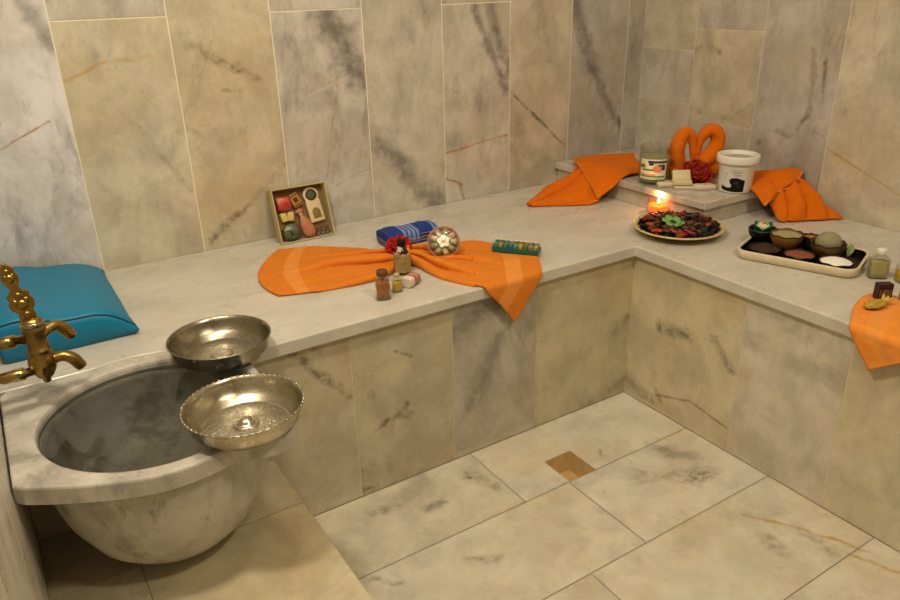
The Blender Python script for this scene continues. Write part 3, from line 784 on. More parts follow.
# the long towel, pinched in the middle, lying across the seat and over its edge
KT = [(-1, (-.795, .508), (-.905, .210), -.052), (-.8, (-.745, .490), (-.855, .192), -.03), (-.55, (-.685, .455), (-.78, .178), -.010), (-.3, (-.615, .385), (-.68, .172), 0), (-.1, (-.55, .295), (-.592, .205), 0), (0, (-.525, .275), (-.560, .218), 0),
      (.1, (-.478, .285), (-.552, .178), 0), (.3, (-.425, .290), (-.545, .085), 0), (.6, (-.345, .262), (-.50, -.018), .006), (.8, (-.298, .19), (-.46, -.066), .008), (1, (-.255, .103), (-.418, -.122), .010)]
def kt(u):
    x = u * 2 - 1
    for k in range(len(KT) - 1):
        if x <= KT[k + 1][0] + 1e-9: break
    t = (x - KT[k][0]) / (KT[k + 1][0] - KT[k][0])
    g_ = lambda i: KT[min(max(i, 0), len(KT) - 1)]
    pick = lambda i: Vector((g_(i)[1][0], g_(i)[1][1], g_(i)[2][0])), 
    def A(i): q = g_(i); return Vector((q[1][0], q[1][1], 0)), Vector((q[2][0], q[2][1], 0)), q[3]
    a, b, c, d = A(k - 1), A(k), A(k + 1), A(k + 2)
    return cr(a[0], b[0], c[0], d[0], t), cr(a[1], b[1], c[1], d[1], t), cr(a[2], b[2], c[2], d[2], t)
def main_towel(u, v):
    Tp, Bp, bl = kt(u); x = u * 2 - 1
    p_ = Tp.lerp(Bp, v); p_.x += bl * 4 * v * (1 - v)
    amp = .006 * math.exp(-(x / .16) ** 2) + .027 * math.exp(-(x / .64) ** 4) * (1 - .3 * abs(x)) + .001
    ph = 3.6 + .0 * x
    s = ph * v + .10 * math.sin(3.4 * x + 2 * v) + .03 * math.sin(9 * x) + .1
    z = amp * (pleat(s) * (.62 + .38 * math.sin(2.4 * s + 5 * x)) + .10 * noise.noise(Vector((x * 5, v * 7, 2)))) * (math.sin(PI * min(max(v, .0), 1)) ** .3)
    if Bp.y - amp > -OV or x < .3: p_ += (Bp - Tp).normalized() * amp * .85 * pleat(s) * math.sin(PI * v) ** .3
    z = max(z, 0) + .0015 + .012 * math.exp(-(x / .14) ** 2) * math.sin(PI * v)
    return over_edge_y(p_.x, p_.y, H + z, -OV, .006)
mt = empty('orange_towel', 'long orange towel gathered in the middle, lying across the bench and over its edge', 'towel', (-.56, .24, H))
o = sheet('cloth', main_towel, 200, 150, ORANGE, None, .0045, origin=(-.56, .24, H)); o.parent = mt; o.location = (0, 0, 0)
g = G(); ring_ = []
for i in range(25):
    a = 2 * PI * i / 24; ring_.append((.004 * math.sin(a), .030 * math.cos(a) + .006, .018 + .0175 * math.sin(a)))
g.add(*tube(ring_, .005, 10)); g.obj('gathering_band', ORANGE_M, mt)

# red fabric flower on the gathered middle
def rose(name, label, loc, R, mat, seedv, rot=0, cat='flower'):
    o = empty(name, label, cat, loc, rot); rr = random.Random(seedv)
    for ringi, (n, r, tilt, s) in enumerate(((7, .62, .35, .62), (6, .42, .75, .55), (4, .2, 1.15, .42))):
        for k in range(n):
            a = 2 * PI * (k + rr.uniform(-.2, .2)) / n + ringi
            def pet(u, v, s=s * R, a=a, r=r * R, tilt=tilt + rr.uniform(-.15, .15)):
                w = math.sqrt(max(0, math.sin(PI * (.10 + .86 * v)))) * s * .72
                x = (u - .5) * 2 * w; y = v * s * 1.25; z = .18 * s * math.sin(3 * PI * u) * v + .35 * s * (x / s) ** 2 + .25 * s * v * v
                q = Vector((x, y, z)); q = Rm(tilt, 'X') @ q; q = T(0, r * .45, .12 * R + .05 * R * ringi) @ q
                return Rm(a, 'Z') @ q
            g = G(); V, F, _ = gridf(pet, 8, 8); g.add(V, F)
            p = g.obj('petal', mat, o); sm = p.modifiers.new('thickness', 'SOLIDIFY'); sm.thickness = .0012; sm.offset = 1
    g = G(); g.add(*blob(R * .32, 2, lambda c: .15 * noise.noise(c * 4)), T(0, 0, R * .36)); g.obj('heart', mat, o)
    return o
rose('fabric_flower', 'bright red fabric flower on the gathered middle of the long towel', (-.566, .262, H + .026), .034, RED, 3, (.55, 0, FACE))

# blue checked bath cloth
pm, nt, b = new_mat('blue_check_cotton')
co = nd(nt, 'ShaderNodeTexCoord').outputs['Object']; sp = nd(nt, 'ShaderNodeSeparateXYZ'); nt.links.new(co, sp.inputs[0])
def bands(s, lst):
    m_ = None
    for a, e in lst:
        t_ = math_(nt, 'MULTIPLY', math_(nt, 'GREATER_THAN', s, a), math_(nt, 'LESS_THAN', s, e)); m_ = t_ if m_ is None else math_(nt, 'MAXIMUM', m_, t_)
    return m_
c_ = mix(nt, bands(sp.outputs[0], [(-.030, -.022), (-.018, -.0095), (-.006, .003), (.0065, .015), (.062, .068), (.072, .078)]), lin('223f86'), lin('7d8fbd'))
c_ = mix(nt, math_(nt, 'MULTIPLY', bands(sp.outputs[2], [(.0005, .0035), (.0075, .011), (.0145, .0185)]), .75), c_, lin('b08f86'))
c_ = mix(nt, math_(nt, 'MULTIPLY', bands(sp.outputs[2], [(.0035, .0075), (.011, .0145)]), .6), c_, lin('1c2a58'))
nt.links.new(c_, b.inputs['Base Color']); b.inputs['Roughness'].default_value = .9; bump(nt, b, noise_(nt, co, 300, 2), .3, .001)
def fold(u, v):
    # cross-section: a soft roll of layers, u along x, v around
    a = 2 * PI * v; x = -.078 + .156 * u
    cy, cz = math.cos(a), math.sin(a)
    sq = lambda t, e: math.copysign(abs(t) ** e, t)
    e = .45; puff = 1 - .10 * abs(2 * u - 1) ** 4
    y = .036 * sq(cy, e) + .004 * math.sin(9 * u); z = .0205 + .0205 * sq(cz, .6) * puff + (.003 * noise.noise(Vector((u * 6, cy * 2, 1))) if cz > -.2 else 0)
    return (x, y, max(z, .0006))
V, F, uv = gridf(fold, 40, 48)
g = G(); g.add(V, F)
for e_ in (0, 40): g.add([V[e_ * 49 + j] for j in range(48)], [tuple(range(48))])
pe = empty('bath_cloth', 'folded blue checked cotton bath cloth behind the red flower', 'cloth', (-.474, .378, H), -.04)
g.obj('folded_stack', pm, pe)
g = G()
for k, z in enumerate((.009, .018, .027)):
    g.add(*tube([(-.076, -.0352, z), (-.03, -.0375, z + .001), (.03, -.0368, z), (.076, -.0352, z)], .0017, 6, n=16))
g.obj('folded_edge', plain('grey_rose_cotton', '8e7a86', .9, var=.2), pe)

# wrapped bowl of soap rolls with a white blossom, leaning on the cloth
po = empty('wrapped_soap_bowl', 'round cellophane-wrapped bowl of pale green rolls with a white blossom on it', 'gift pack', (-.470, .202, H + .002), Euler((.0, 0, FACE)))
tilt = T(0, 0, .041) @ Rm(1.02, 'X')
g = G(); g.add(*lathe([(.018, -.022), (.030, -.018), (.038, -.006), (.0415, .006), (.0400, .007), (.036, -.004), (.028, -.014), (.002, -.016)], 48), tilt); g.obj('pink_bowl', plain('pink_bowl', 'd8a588', .3, var=.1), po)
rr = random.Random(4)
for k in range(9):
    a = 2 * PI * k / 9; m_ = tilt @ Rm(a, 'Z') @ T(.024, 0, .004 + rr.uniform(-.002, .003)) @ Rm(rr.uniform(-.3, .3), 'Z') @ Rm(PI / 2 - .35, 'Y')
    g = G(); g.add(*lathe([(.001, -.011), (.0055, -.0105), (.0068, -.009), (.0072, .0), (.0068, .009), (.0055, .0105), (.001, .011)], 16), m_)
    g.obj('soap_roll', plain('soap_roll_%d' % k, ['b3a97e', 'c4b98f', '9c9a70'][k % 3], .5, var=.35, scale=120), po)
g = G()
for k in range(5):
    a = 2 * PI * k / 5 + .35
    def pet(u, v, a=a):
        w = .0074 * math.sin(PI * (.08 + .9 * v)) ** .7; x = (u - .5) * 2 * w; return tilt @ T(0, 0, .013) @ Rm(a, 'Z') @ Vector((x + .002 * v, .001 + v * .0155, .0018 * v * v + .25 * abs(x)))
    V, F, _ = gridf(pet, 6, 8); g.add(V, F)
fl = g.obj('blossom', plain('white_petal', 'f1ead2', .6, var=.05), po); sm = fl.modifiers.new('thickness', 'SOLIDIFY'); sm.thickness = .001
g = G(); g.add(*blob(.0036, 2, sc=(1, 1, .6)), tilt @ T(0, 0, .0145)); g.obj('blossom_heart', plain('yellow_heart', 'd8a21c', .6), fl)
g = G(); V, F, _ = gridf(lambda u, v: tilt @ Vector((math.cos(2 * PI * u) * .0410 * math.sin(PI / 2 * v + .001), math.sin(2 * PI * u) * .0410 * math.sin(PI / 2 * v + .001), .006 + .014 * math.cos(PI / 2 * v) + .0008 * math.sin(14 * PI * u) * v)), 56, 10); g.add(V, F); g.obj('cellophane', FILM, po)

# teal pack of coloured bath pearls on the towel end
ca = empty('bath_pearl_pack', 'small teal tray packed with rows of coloured bath pearls on the orange towel', 'gift pack', (-.304, .118, H + .009), Euler((0, 0, -.93)))
ca.scale = (.94, 1, 1.15)
TEAL = plain('teal_plastic', '0f6a60', .35, var=.2)
g = G(); g.add(*box(.128, .034, .0045, .0012)); 
g.add(*box(.128, .0016, .0105, .0006), T(0, -.0165, .0)); g.add(*box(.128, .0016, .0105, .0006), T(0, .0165, 0)); g.add(*box(.0016, .034, .0115, .0006), T(-.0635, 0, 0)); g.add(*box(.0016, .034, .0115, .0006), T(.0635, 0, 0))
g.obj('tray', TEAL, ca, False)
pc = ['3d8a74', 'a98560', '4f7f3a', '3a6f92', '4a9080', 'bd9634', '4c8236', 'a8705a', '8a9450']
for r_ in range(2):
    for k in range(9):
        g = G(); g.add(*box(.0122, .0145, .0165, .003, 2)); 
        o = g.obj('bath_pearl', plain('pearl_%d' % k, pc[(k + 2 * r_) % 9], .3, var=.1), None); o.location = ca.matrix_basis @ Vector((-.0555 + .0139 * k, -.0078 + .0156 * r_, .0047)); o.rotation_euler = (0, 0, -.93)
        tag(o, ['teal', 'tan', 'leaf-green', 'blue', 'pale teal', 'amber yellow', 'dark green', 'brick-red', 'olive'][(k + 2 * r_) % 9] + ' bath pearl in the %s row of the teal tray, %s' % (('front', 'back')[r_], ['at its left end', 'second from left', 'third from left', 'left of its middle', 'in its middle', 'right of its middle', 'third from right', 'second from right', 'at its right end'][k]), 'bath pearl', 'bath pearls in the teal tray')
g = G()
for k in range(9): g.add(*box(.011, .006, .003, .001), T(-.0555 + .0139 * k, .004, .0215))
g.obj('paper_strip', PAPER, ca, False)

# ------------------------------------------------------------------ bottles and soap in front of the gathered towel
def flask(name, label, loc, w, d, hb, hn, rn, cap, fill, fillh, rot=0, capmat=None, bulge=False):
    b = empty(name, label, 'bottle', loc, rot)
    def ringpts(a, c, z, e=.35, n=32):
        out = []
        for i in range(n):
            t_ = 2 * PI * i / n; cx, sy = math.cos(t_), math.sin(t_)
            out.append((a * math.copysign(abs(cx) ** e, cx), c * math.copysign(abs(sy) ** e, sy), z))
        return out
    def shell(lv):
        V, F = [], []; n = 32
        for a, c, z, e in lv: V += ringpts(a, c, z, e)
        for j in range(len(lv) - 1):
            for i in range(n):
                k = (i + 1) % n; F.append((j * n + i, j * n + k, (j + 1) * n + k, (j + 1) * n + i))
        F.append(tuple(range(n - 1, -1, -1))); F.append(tuple((len(lv) - 1) * n + i for i in range(n)))
        return V, F
    a, c = w / 2, d / 2; q = .09 if bulge else 0
    lv = [(a * .9, c * .9, 0, .4), (a, c, .002, .4), (a * (1 - q), c * (1 - q), hb * .35, .4), (a * (1 + q * .4), c * (1 + q * .4), hb * .62, .4), (a * (1 - q), c * (1 - q), hb * .78, .4), (a, c, hb * .92, .45), (a * .8, c * .8, hb, .6), (rn * 1.05, rn * 1.05, hb + .004, .9), (rn, rn, hb + hn, 1)]
    g = G(); g.add(*shell(lv)); g.obj('glass', CLEAR, b)
    lf = [(l[0] * .88, l[1] * .88, max(l[2], .0025), l[3]) for l in lv if l[2] <= hb * fillh + .0001]
    if lf[-1][2] < hb * fillh: lf.append((lf[-1][0], lf[-1][1], hb * fillh, .4))
    g = G(); g.add(*shell(lf)); g.obj('filling', fill, b)
    g = G(); ch_, cr_ = cap
    g.add(*lathe([(cr_ * .92, 0), (cr_, .0015), (cr_, ch_ - .002), (cr_ * .85, ch_)], 28), T(0, 0, hb + hn - .002)); g.obj('cap', capmat or WHITE, b)
    return b
WOODC = plain('dark_cork', '6b4424', .7, var=.3)
b = flask('glass_bottle', 'square glass bottle of brown seeds with a wooden stopper, nearest the bench edge', (-.716, .064, H), .034, .030, .050, .008, .009, (.012, .0125), AMBER, .86, FACE + .2, WOODC, True)
flask('glass_bottle', 'tiny glass bottle of yellow oil behind the wooden-stoppered one', (-.672, .080, H), .024, .016, .034, .007, .006, (.006, .007), YELLOW_OIL, .75, FACE + .5, plain('pale_cap', 'b9b08c', .5))
# bottle in a burlap-papered sleeve
bb = empty('labelled_bottle', 'dark bottle with black cap in a beige paper sleeve before the red flower', 'bottle', (-.607, .172, H + .008), FACE + .25)
g = G(); g.add(*lathe([(.015, 0), (.017, .002), (.017, .048), (.012, .056), (.0085, .060), (.0085, .066)], 32)); g.obj('glass', plain('brown_glass', '3a2415', .15, var=.2), bb)
g = G(); g.add(*lathe([(.0098, 0), (.0105, .001), (.0105, .013), (.009, .0145)], 28), T(0, 0, .064)); g.obj('cap', BLACK, bb)
g = G(); g.add(*lathe([(.0205, 0), (.0215, .001), (.0215, .043), (.0185, .047), (.0168, .0475)], 6, False, False), Rm(.52, 'Z')); g.obj('paper_sleeve', plain('kraft_sleeve', 'a38a55', .85, var=.25, scale=180, bstr=.5, bscale=420), bb, False)
g = G(); V, F = box(.013, .0006, .016, .0002); g.add(V, F, T(0, -.0190, .014)); lab = g.obj('emblem_patch', plain('patch_tan', 'b5935a', .8), bb, False)
g = G(); g.add(*lathe([(.0022, 0), (.0048, 0), (.0048, .0005), (.0022, .0005)], 24, False, False), T(0, -.0194, .023) @ Rm(PI / 2, 'X')); g.add(*box(.007, .0004, .0012), T(0, -.0195, .0165)); g.obj('printed_ring', plain('print_brown', '5a3d1c', .7), lab, False)
g = G(); g.add(*box(.010, .0008, .024, .0003), T(-.016, -.0185, .044) @ Rm(.55, 'Y') @ Rm(-.25, 'X')); tg = g.obj('swing_tag', PAPER, bb, False)
g = G(); g.add(*box(.0075, .0006, .004), T(-.012, -.0205, .052) @ Rm(.55, 'Y') @ Rm(-.25, 'X')); g.add(*box(.0075, .0006, .0025), T(-.0155, -.0195, .046) @ Rm(.55, 'Y') @ Rm(-.25, 'X')); g.obj('red_print', plain('print_red', 'b23a2a', .7), tg, False)
g = G(); g.add(*tube([(-.0105, 0, .063), (-.011, -.012, .064), (-.013, -.0175, .064)], .0007, 6)); g.obj('string', WHITE, tg)
# wrapped soap bar
so = empty('wrapped_soap', 'small soap bar in red-striped white paper lying before the sleeved bottle', 'soap', (-.625, .098, H), Euler((0, 0, .55)))
def soapf(u, v):
    a = 2 * PI * v; e = .55; sq = lambda t_: math.copysign(abs(t_) ** e, t_)
    return (-.024 + .048 * u, .0145 * sq(math.cos(a)) * (1 - .12 * abs(2 * u - 1) ** 6), .0125 + .0122 * sq(math.sin(a)) * (1 - .12 * abs(2 * u - 1) ** 6))
def ringsec(u0, u1, k=1.0, n=32):
    g = G(); V, F, _ = gridf(lambda u, v: tuple(Vector((0, 0, .0125)) + (Vector(soapf(u0 + (u1 - u0) * u, v)) - Vector((0, 0, .0125))) * 1.0 * Vector((1, 1, 1)).length / math.sqrt(3)), 6, n); return V, F
g = G(); g.add(*ringsec(0, 1)); Vv = [soapf(0, j / 32) for j in range(32)]; g.add(Vv, [tuple(range(32))]); Vv = [soapf(1, j / 32) for j in range(32)]; g.add(Vv, [tuple(range(32))])
g.obj('wrapper', PAPER, so)
g = G()
for u0, u1 in ((.36, .50), (.58, .66), (.74, .84)):
    V, F, _ = gridf(lambda u, v: (soapf(u0 + (u1 - u0) * u, v)[0], soapf(u0 + (u1 - u0) * u, v)[1] * 1.03, .0126 + (soapf(u0 + (u1 - u0) * u, v)[2] - .0125) * 1.025), 2, 32); g.add(V, F)
g.obj('red_stripes', plain('stripe_red', 'a8402e', .7, var=.3, scale=300), so)

# ------------------------------------------------------------------ gift box leaning on the back wall
KRAFT = plain('kraft_board', 'bfae7c', .75, var=.10, scale=40)
KRAFT_IN = plain('kraft_inside', '8a6e44', .8, var=.15)
LEAN = -.30; gh, gw, gd, gt = .150, .158, .034, .004
gb = empty('gift_box', 'open kraft gift box of soaps and a wooden brush leaning on the back wall', 'gift box', (-.692, .545, H + .0015), Euler((LEAN, 0, 0)))
g = G()
g.add(*box(gw, gt, gh, .0006), T(0, gd - gt / 2, 0)); g.obj('back_panel', KRAFT_IN, gb, False)
for nm, sx, px_, pz, sz in (('side_panel', gt, -(gw - gt) / 2, 0, gh), ('side_panel', gt, (gw - gt) / 2, 0, gh), ('bottom_panel', gw - 2 * gt, 0, 0, gt), ('top_panel', gw - 2 * gt, 0, gh - gt, gt)):
    g = G(); g.add(*box(sx, gd - gt, sz, .0006), T(px_, (gd - gt) / 2, pz)); g.obj(nm, KRAFT, gb, False)
GM = gb.matrix_basis.copy()
def inbox(name, label, cat, x, z, y=None, rot=0.0, group=None):
    y = gd - gt - .0005 if y is None else y
    m_ = GM @ T(x, y, z) @ Rm(rot, 'Y')
    return empty(name, label, cat, tuple(m_.translation), m_.to_euler(), group)
# contents: local frame x right, z up, -y towards the viewer, back at y=0
def crinkle(r, s, amp=.14): return lambda c: amp * noise.noise(c * s)
e1 = inbox('soap_flower_pack', 'red wrapped soap at the top left of the kraft gift box', 'soap', -.047, .108)
e1.scale = (1.12, 1, 1.12)
sqb = lambda c: (1.0 / max(abs(c.x), abs(c.z), .62) - 1) * .85 + .16 * noise.noise(c * 3.2)
g = G(); g.add(*blob(1, 4, sqb, (.0175, .0095, .0165)), T(0, -.0125, 0)); g.obj('red_soap', plain('red_soap', 'c2402a', .5, var=.35, scale=110), e1)
g = G(); g.add(*blob(1, 4, sqb, (.0182, .0108, .0172)), T(0, -.0130, 0)); g.obj('film', FILM, e1)
g = G(); g.add(*box(.006, .0006, .0045), T(-.001, -.0258, .003)); g.add(*box(.004, .0006, .002), T(.005, -.0256, -.004)); g.obj('print', plain('print_gold', 'd5b052', .6), e1, False)
for k, x in enumerate((-.054, -.035)):
    e1 = inbox('soap_bar', 'small yellow soap bar below the red pack in the gift box, the %s one' % ('left', 'right')[k], 'soap', x + .003, .072, group='yellow soap bars in the gift box')
    g = G(); g.add(*box(.0185, .014, .027, .004, 3, False), T(0, -.0075, 0) @ Rm(.12 * (k * 2 - 1), 'Y')); g.obj('bar', plain('yellow_soap', 'd9c878', .35, var=.15), e1)
e1 = inbox('glass_ball', 'shimmering dark green wrapped ball at the bottom left of the gift box', 'ball', -.040, .0295)
mm, nt, b = new_mat('iridescent'); co = nd(nt, 'ShaderNodeTexCoord').outputs['Object']
rmp = nd(nt, 'ShaderNodeValToRGB'); els = rmp.color_ramp.elements; els[0].color = lin('2c2420'); els[1].color = lin('7d8f7a'); els[0].position = .3; els[1].position = .75
for p_, c in ((.42, '3b5a3e'), (.5, '7a7a34'), (.58, '4a5a78'), (.66, '6d4b5c')): el = els.new(p_); el.color = lin(c)
nt.links.new(noise_(nt, co, 45, 3), rmp.inputs[0]); nt.links.new(rmp.outputs[0], b.inputs['Base Color']); b.inputs['Roughness'].default_value = .15
g = G(); g.add(*blob(1, 3, None, (.027, .0125, .0235)), T(0, -.0135, 0)); g.obj('ball', mm, e1)
g = G(); g.add(*blob(1, 3, crinkle(1, 4, .1), (.0282, .0140, .0248)), T(0, -.0141, 0)); g.obj('film', FILM, e1)
e1 = inbox('small_soap_box', 'little orange-brown soap box tied at the top middle of the gift box', 'soap', -.010, .113, rot=-.42)
e1.scale = (1.3, 1, 1.25)
g = G(); g.add(*box(.021, .014, .030, .001, 1, False), T(0, -.008, 0)); g.obj('carton', plain('carton_ochre', 'b58235', .6, var=.15), e1, False)
g = G(); g.add(*box(.009, .0006, .010, 0, 1, False), T(0, -.0153, 0)); g.add(*box(.021, .0006, .002, 0, 1, False), T(0, -.0153, .011)); g.add(*box(.021, .0006, .002, 0, 1, False), T(0, -.0153, -.011)); g.obj('printed_mark', plain('print_dark', '4e3216', .7), e1, False)
e1 = inbox('bath_salt_bag', 'small clear bag of coral bath salts in the lower middle of the gift box', 'bag', .008, .036, rot=-.30)
e1.scale = (1.2, 1, 1.15)
g = G(); g.add(*lathe([(.002, .048), (.010, .044), (.003, .033), (.0065, .026), (.013, .012), (.0155, -.008), (.014, -.020), (.004, -.026)][::-1], 20), T(0, -.0125, 0) @ Matrix.Diagonal((1, .62, 1, 1))); g.obj('bag', plain('coral_salts', 'bb7c5c', .3, var=.5, scale=240, bstr=.3), e1)
g = G(); g.add(*lathe([(.0042, 0), (.0048, .0015), (.0042, .003)], 18, False, False), T(0, -.0125, .0315) @ Matrix.Diagonal((1, .75, 1, 1))); g.obj('tie', PAPER, e1)
e1 = inbox('wooden_brush', 'pale wooden foot file with a round inset at the right of the gift box', 'brush', .040, .086, rot=-.10)
e1.scale = (1.28, 1, 1.22)
WOODP = plain('pale_wood', 'dccaa2', .55, var=.08, scale=30)
def disc_pts(r, n=28, a0=0, a1=2 * PI): return [(r * math.cos(a0 + (a1 - a0) * i / n), r * math.sin(a0 + (a1 - a0) * i / n)) for i in range(n + 1)]
pts = [(-.0165, -.034), (.0165, -.034), (.0165, .012)] + [(.0175 * math.cos(a), .028 + .0175 * math.sin(a)) for a in [(-.55 + (PI + 1.1) * i / 22) for i in range(23)]] + [(-.0165, .012)]
g = G(); V, F = prism(pts, 0, .009, .0015, 2); g.add(V, F, T(0, -.004, 0) @ Rm(PI / 2, 'X')); g.obj('paddle', WOODP, e1)
g = G(); g.add(*lathe([(.0118, .0), (.0128, .001), (.0118, .0016)], 32, False, False), T(0, -.013, .028) @ Rm(PI / 2, 'X')); g.add(*lathe([(.0118, .0002), (.006, .0016), (.001, .002)], 32, True, True), T(0, -.0128, .028) @ Rm(PI / 2, 'X')); g.obj('mirror', plain('dim_mirror', '5f6148', .1, var=.3, scale=80), e1)
g = G(); V, F = prism([(-.009, -.026), (.009, -.026), (.009, -.012)] + [(.009 * math.cos(a), -.012 + .010 * math.sin(a)) for a in [PI * i / 12 for i in range(1, 12)]] + [(-.009, -.012)], 0, .001, .0003, 1); g.add(V, F, T(.001, -.0129, 0) @ Rm(PI / 2, 'X')); g.obj('file_pad', plain('file_pad', '8d7848', .9, var=.3, scale=300), e1)
for k in range(4):
    e1 = inbox('vial', ('leftmost', 'second', 'third', 'rightmost')[k] + ' of four tiny clear glass vials at the bottom right of the gift box', 'vial', .024 + .0135 * k, .0048, y=gd - gt - .0005, rot=.0, group='vials in the gift box')
    g = G(); g.add(*lathe([(.0045, 0), (.0055, .001), (.0055, .016), (.003, .020), (.003, .0235)], 20), T(0, -.0085, 0)); g.obj('glass', CLEAR, e1)
    g = G(); g.add(*lathe([(.0042, .0015), (.0043, .010)], 16), T(0, -.0085, 0)); g.obj('filling', plain('vial_fill%d' % k, ['a89c6a', 'a8806a', '8f9a86', '7e8590'][k], .2), e1)
    g = G(); g.add(*lathe([(.0036, 0), (.0036, .004), (.003, .0045)], 18), T(0, -.0085, .0225)); g.obj('cap', CHROME, e1)
g = G(); V, F, _ = gridf(lambda u, v: (-gw / 2 + .006 + (gw - .012) * u, .0008 + .0022 * noise.noise(Vector((u * 7, v * 7, 3))) + .0032, .006 + (gh - .012) * v), 30, 30); g.add(V, F); g.obj('film_window', film('thin_film', .01), gb)
# ------------------------------------------------------------------ plinth: draped towel on its left side
lt = empty('orange_towel', 'orange towel draped over the left side of the corner plinth, tail spread on the bench', 'towel', (.22, .44, H))
def patchfn(rows, amp=0.0, nf=3.0, ph=0.0, fl=None):
    R_ = [[Vector(p) for p in r] for r in rows]
    def f(u, v):
        p_ = spline([spline(r, v) for r in R_], u)
        if amp: p_ = p_ + Vector((0, 0, amp * math.sin(PI * v) ** .5 * pleat(nf * v + ph + .35 * u) * (fl(u) if fl else 1)))
        return p_
    return f
def fold_down(rows):
    f0 = patchfn(rows)
    def f(u, v):
        p_ = f0(u, v); a = .030 * math.sin(PI * min(1, .15 + .85 * v)) ** .7 * math.sin(PI * u) ** .4
        r_ = pleat(3.0 * u + .45 * v + .1)
        return p_ + Vector((-.35 * a * r_, -.75 * a * r_, .8 * a * r_))
    return f
tail = [[(.002, .454, .4515), (-.008, .448, .4515), (-.012, .440, .4515), (-.006, .430, .4515)],
        [(.062, .488, .4525), (.046, .462, .458), (.042, .432, .455), (.050, .397, .4515)],
        [(.122, .517, .457), (.108, .484, .472), (.100, .432, .463), (.110, .358, .4515)],
        [(.164, .505, .470), (.158, .478, .488), (.156, .425, .480), (.160, .338, .4525)],
        [(.203, .498, .490), (.206, .475, .506), (.206, .430, .504), (.203, .350, .466)],
        [(.240, .515, .515), (.246, .490, .520), (.248, .450, .520), (.240, .390, .503)]]
o = sheet('hanging_tail', patchfn(tail, .020, 2.8, .25, lambda u: .4 + .6 * math.sin(PI * min(1, u * 1.1))), 80, 100, ORANGE_D, None, .005, origin=(.22, .44, H)); o.parent = lt; o.location = (0, 0, 0)
fold_ = [[(.278, .572, .531), (.238, .500, .534), (.205, .420, .512), (.174, .330, .4680)],
         [(.335, .560, .533), (.280, .490, .541), (.240, .410, .532), (.214, .318, .496)],
         [(.420, .535, .533), (.365, .470, .535), (.318, .395, .533), (.274, .316, .527)],
         [(.500, .505, .531), (.445, .450, .533), (.400, .385, .530), (.345, .318, .5255)]]
o = sheet('folded_layer', patchfn(fold_, .005, 1.6, .3), 60, 70, ORANGE_D, None, .006, origin=(.22, .44, H), wr=.003, ws=16); o.parent = lt; o.location = (0, 0, 0)
hem = [spline([Vector(p) for p in fold_[0]], i / 30) + Vector((-.001, -.001, .005)) for i in range(31)]
g = G(); g.add(*tube([h - Vector((.22, .44, H)) for h in hem], .0034, 8)); g.obj('hem', ORANGE_M, lt)

# right side of the plinth
rtw = empty('orange_towel', 'orange towel draped from the corner plinth down to the right wall', 'towel', (.52, -.06, H))
rows = [[(.455, .060, .5205), (.478, -.014, .523), (.462, -.075, .480), (.452, -.108, .4525)],
        [(.505, .060, .527), (.520, -.018, .530), (.500, -.092, .492), (.482, -.126, .4530)],
        [(.560, .045, .533), (.560, -.025, .535), (.540, -.098, .496), (.520, -.148, .4530)],
        [(.600, .020, .534), (.597, -.045, .525), (.583, -.115, .490), (.567, -.172, .4530)],
        [(.616, .000, .530), (.612, -.065, .505), (.612, -.140, .468), (.612, -.198, .4525)]]
o = sheet('hanging_tail', fold_down(rows), 110, 70, ORANGE_D, None, .005, origin=(.52, -.06, H), wr=.003); o.parent = rtw; o.location = (0, 0, 0)
rows = [[(.445, .085, .5215), (.445, .020, .5265), (.432, -.030, .521), (.420, -.075, .4940)],
        [(.490, .085, .532), (.492, .015, .542), (.486, -.035, .540), (.478, -.070, .520)],
        [(.545, .070, .540), (.548, .010, .553), (.548, -.035, .553), (.545, -.072, .538)],
        [(.600, .040, .543), (.610, -.005, .556), (.614, -.030, .560), (.615, -.050, .556)]]
rf_ = patchfn(rows)
o = sheet('folded_layer', lambda u, v: rf_(u, v) + Vector((0, -.006, .010)) * pleat(2.2 * u + .3 * v) * math.sin(PI * u) ** .5 * (.3 + .7 * v), 80, 50, ORANGE_D, None, .006, origin=(.52, -.06, H), wr=.003, ws=18); o.parent = rtw; o.location = (0, 0, 0)
g = G(); g.add(*tube([spline([Vector(r[3]) for r in rows], i / 24) + Vector((-.001, -.003, .004 + .003 * math.sin(i * .9))) - Vector((.52, -.06, H)) for i in range(25)], .0030, 8)); g.obj('hem', ORANGE_M, rtw)

# ------------------------------------------------------------------ towel swans making a heart
def swan(label, path, rads, body, loc):
    s = empty('towel_swan', label, 'towel', loc, FACE)
    V, F = tube(path, rads, 24, n=60, flat=.92)
    W = []
    for i, v in enumerate(V):
        k = i // 24; a = 2 * PI * (i % 24) / 24
        W.append(Vector(v) + Vector((noise.noise(Vector(v) * 55), noise.noise(Vector(v) * 55 + Vector((9, 0, 0))), 0)) * .0022)
    g = G(); g.add(W, F); g.obj('neck', ORANGE_D, s)
    g = G(); g.add(*blob(1, 4, lambda c: .10 * noise.noise(c * 2.2) + .05 * noise.noise(c * 6), body[3:]), T(*body[:3]))
    g.V = [(x, y, max(z, .0005)) for x, y, z in g.V]; g.obj('body', ORANGE_D, s)
    return s
SWL = (.436, .200, LZ)
swan('left one of two orange towel swans whose necks form a heart on the plinth',
     [(-.038, .004, .022), (-.050, .002, .055), (-.054, 0, .085), (-.047, 0, .118), (-.030, 0, .138), (-.014, -.002, .126), (-.008, -.004, .098), (-.005, -.006, .072), (-.003, -.008, .052)],
     [.025, .027, .026, .024, .0205, .0150, .0115, .0095, .005], (-.052, .014, .024, .042, .038, .030), SWL)
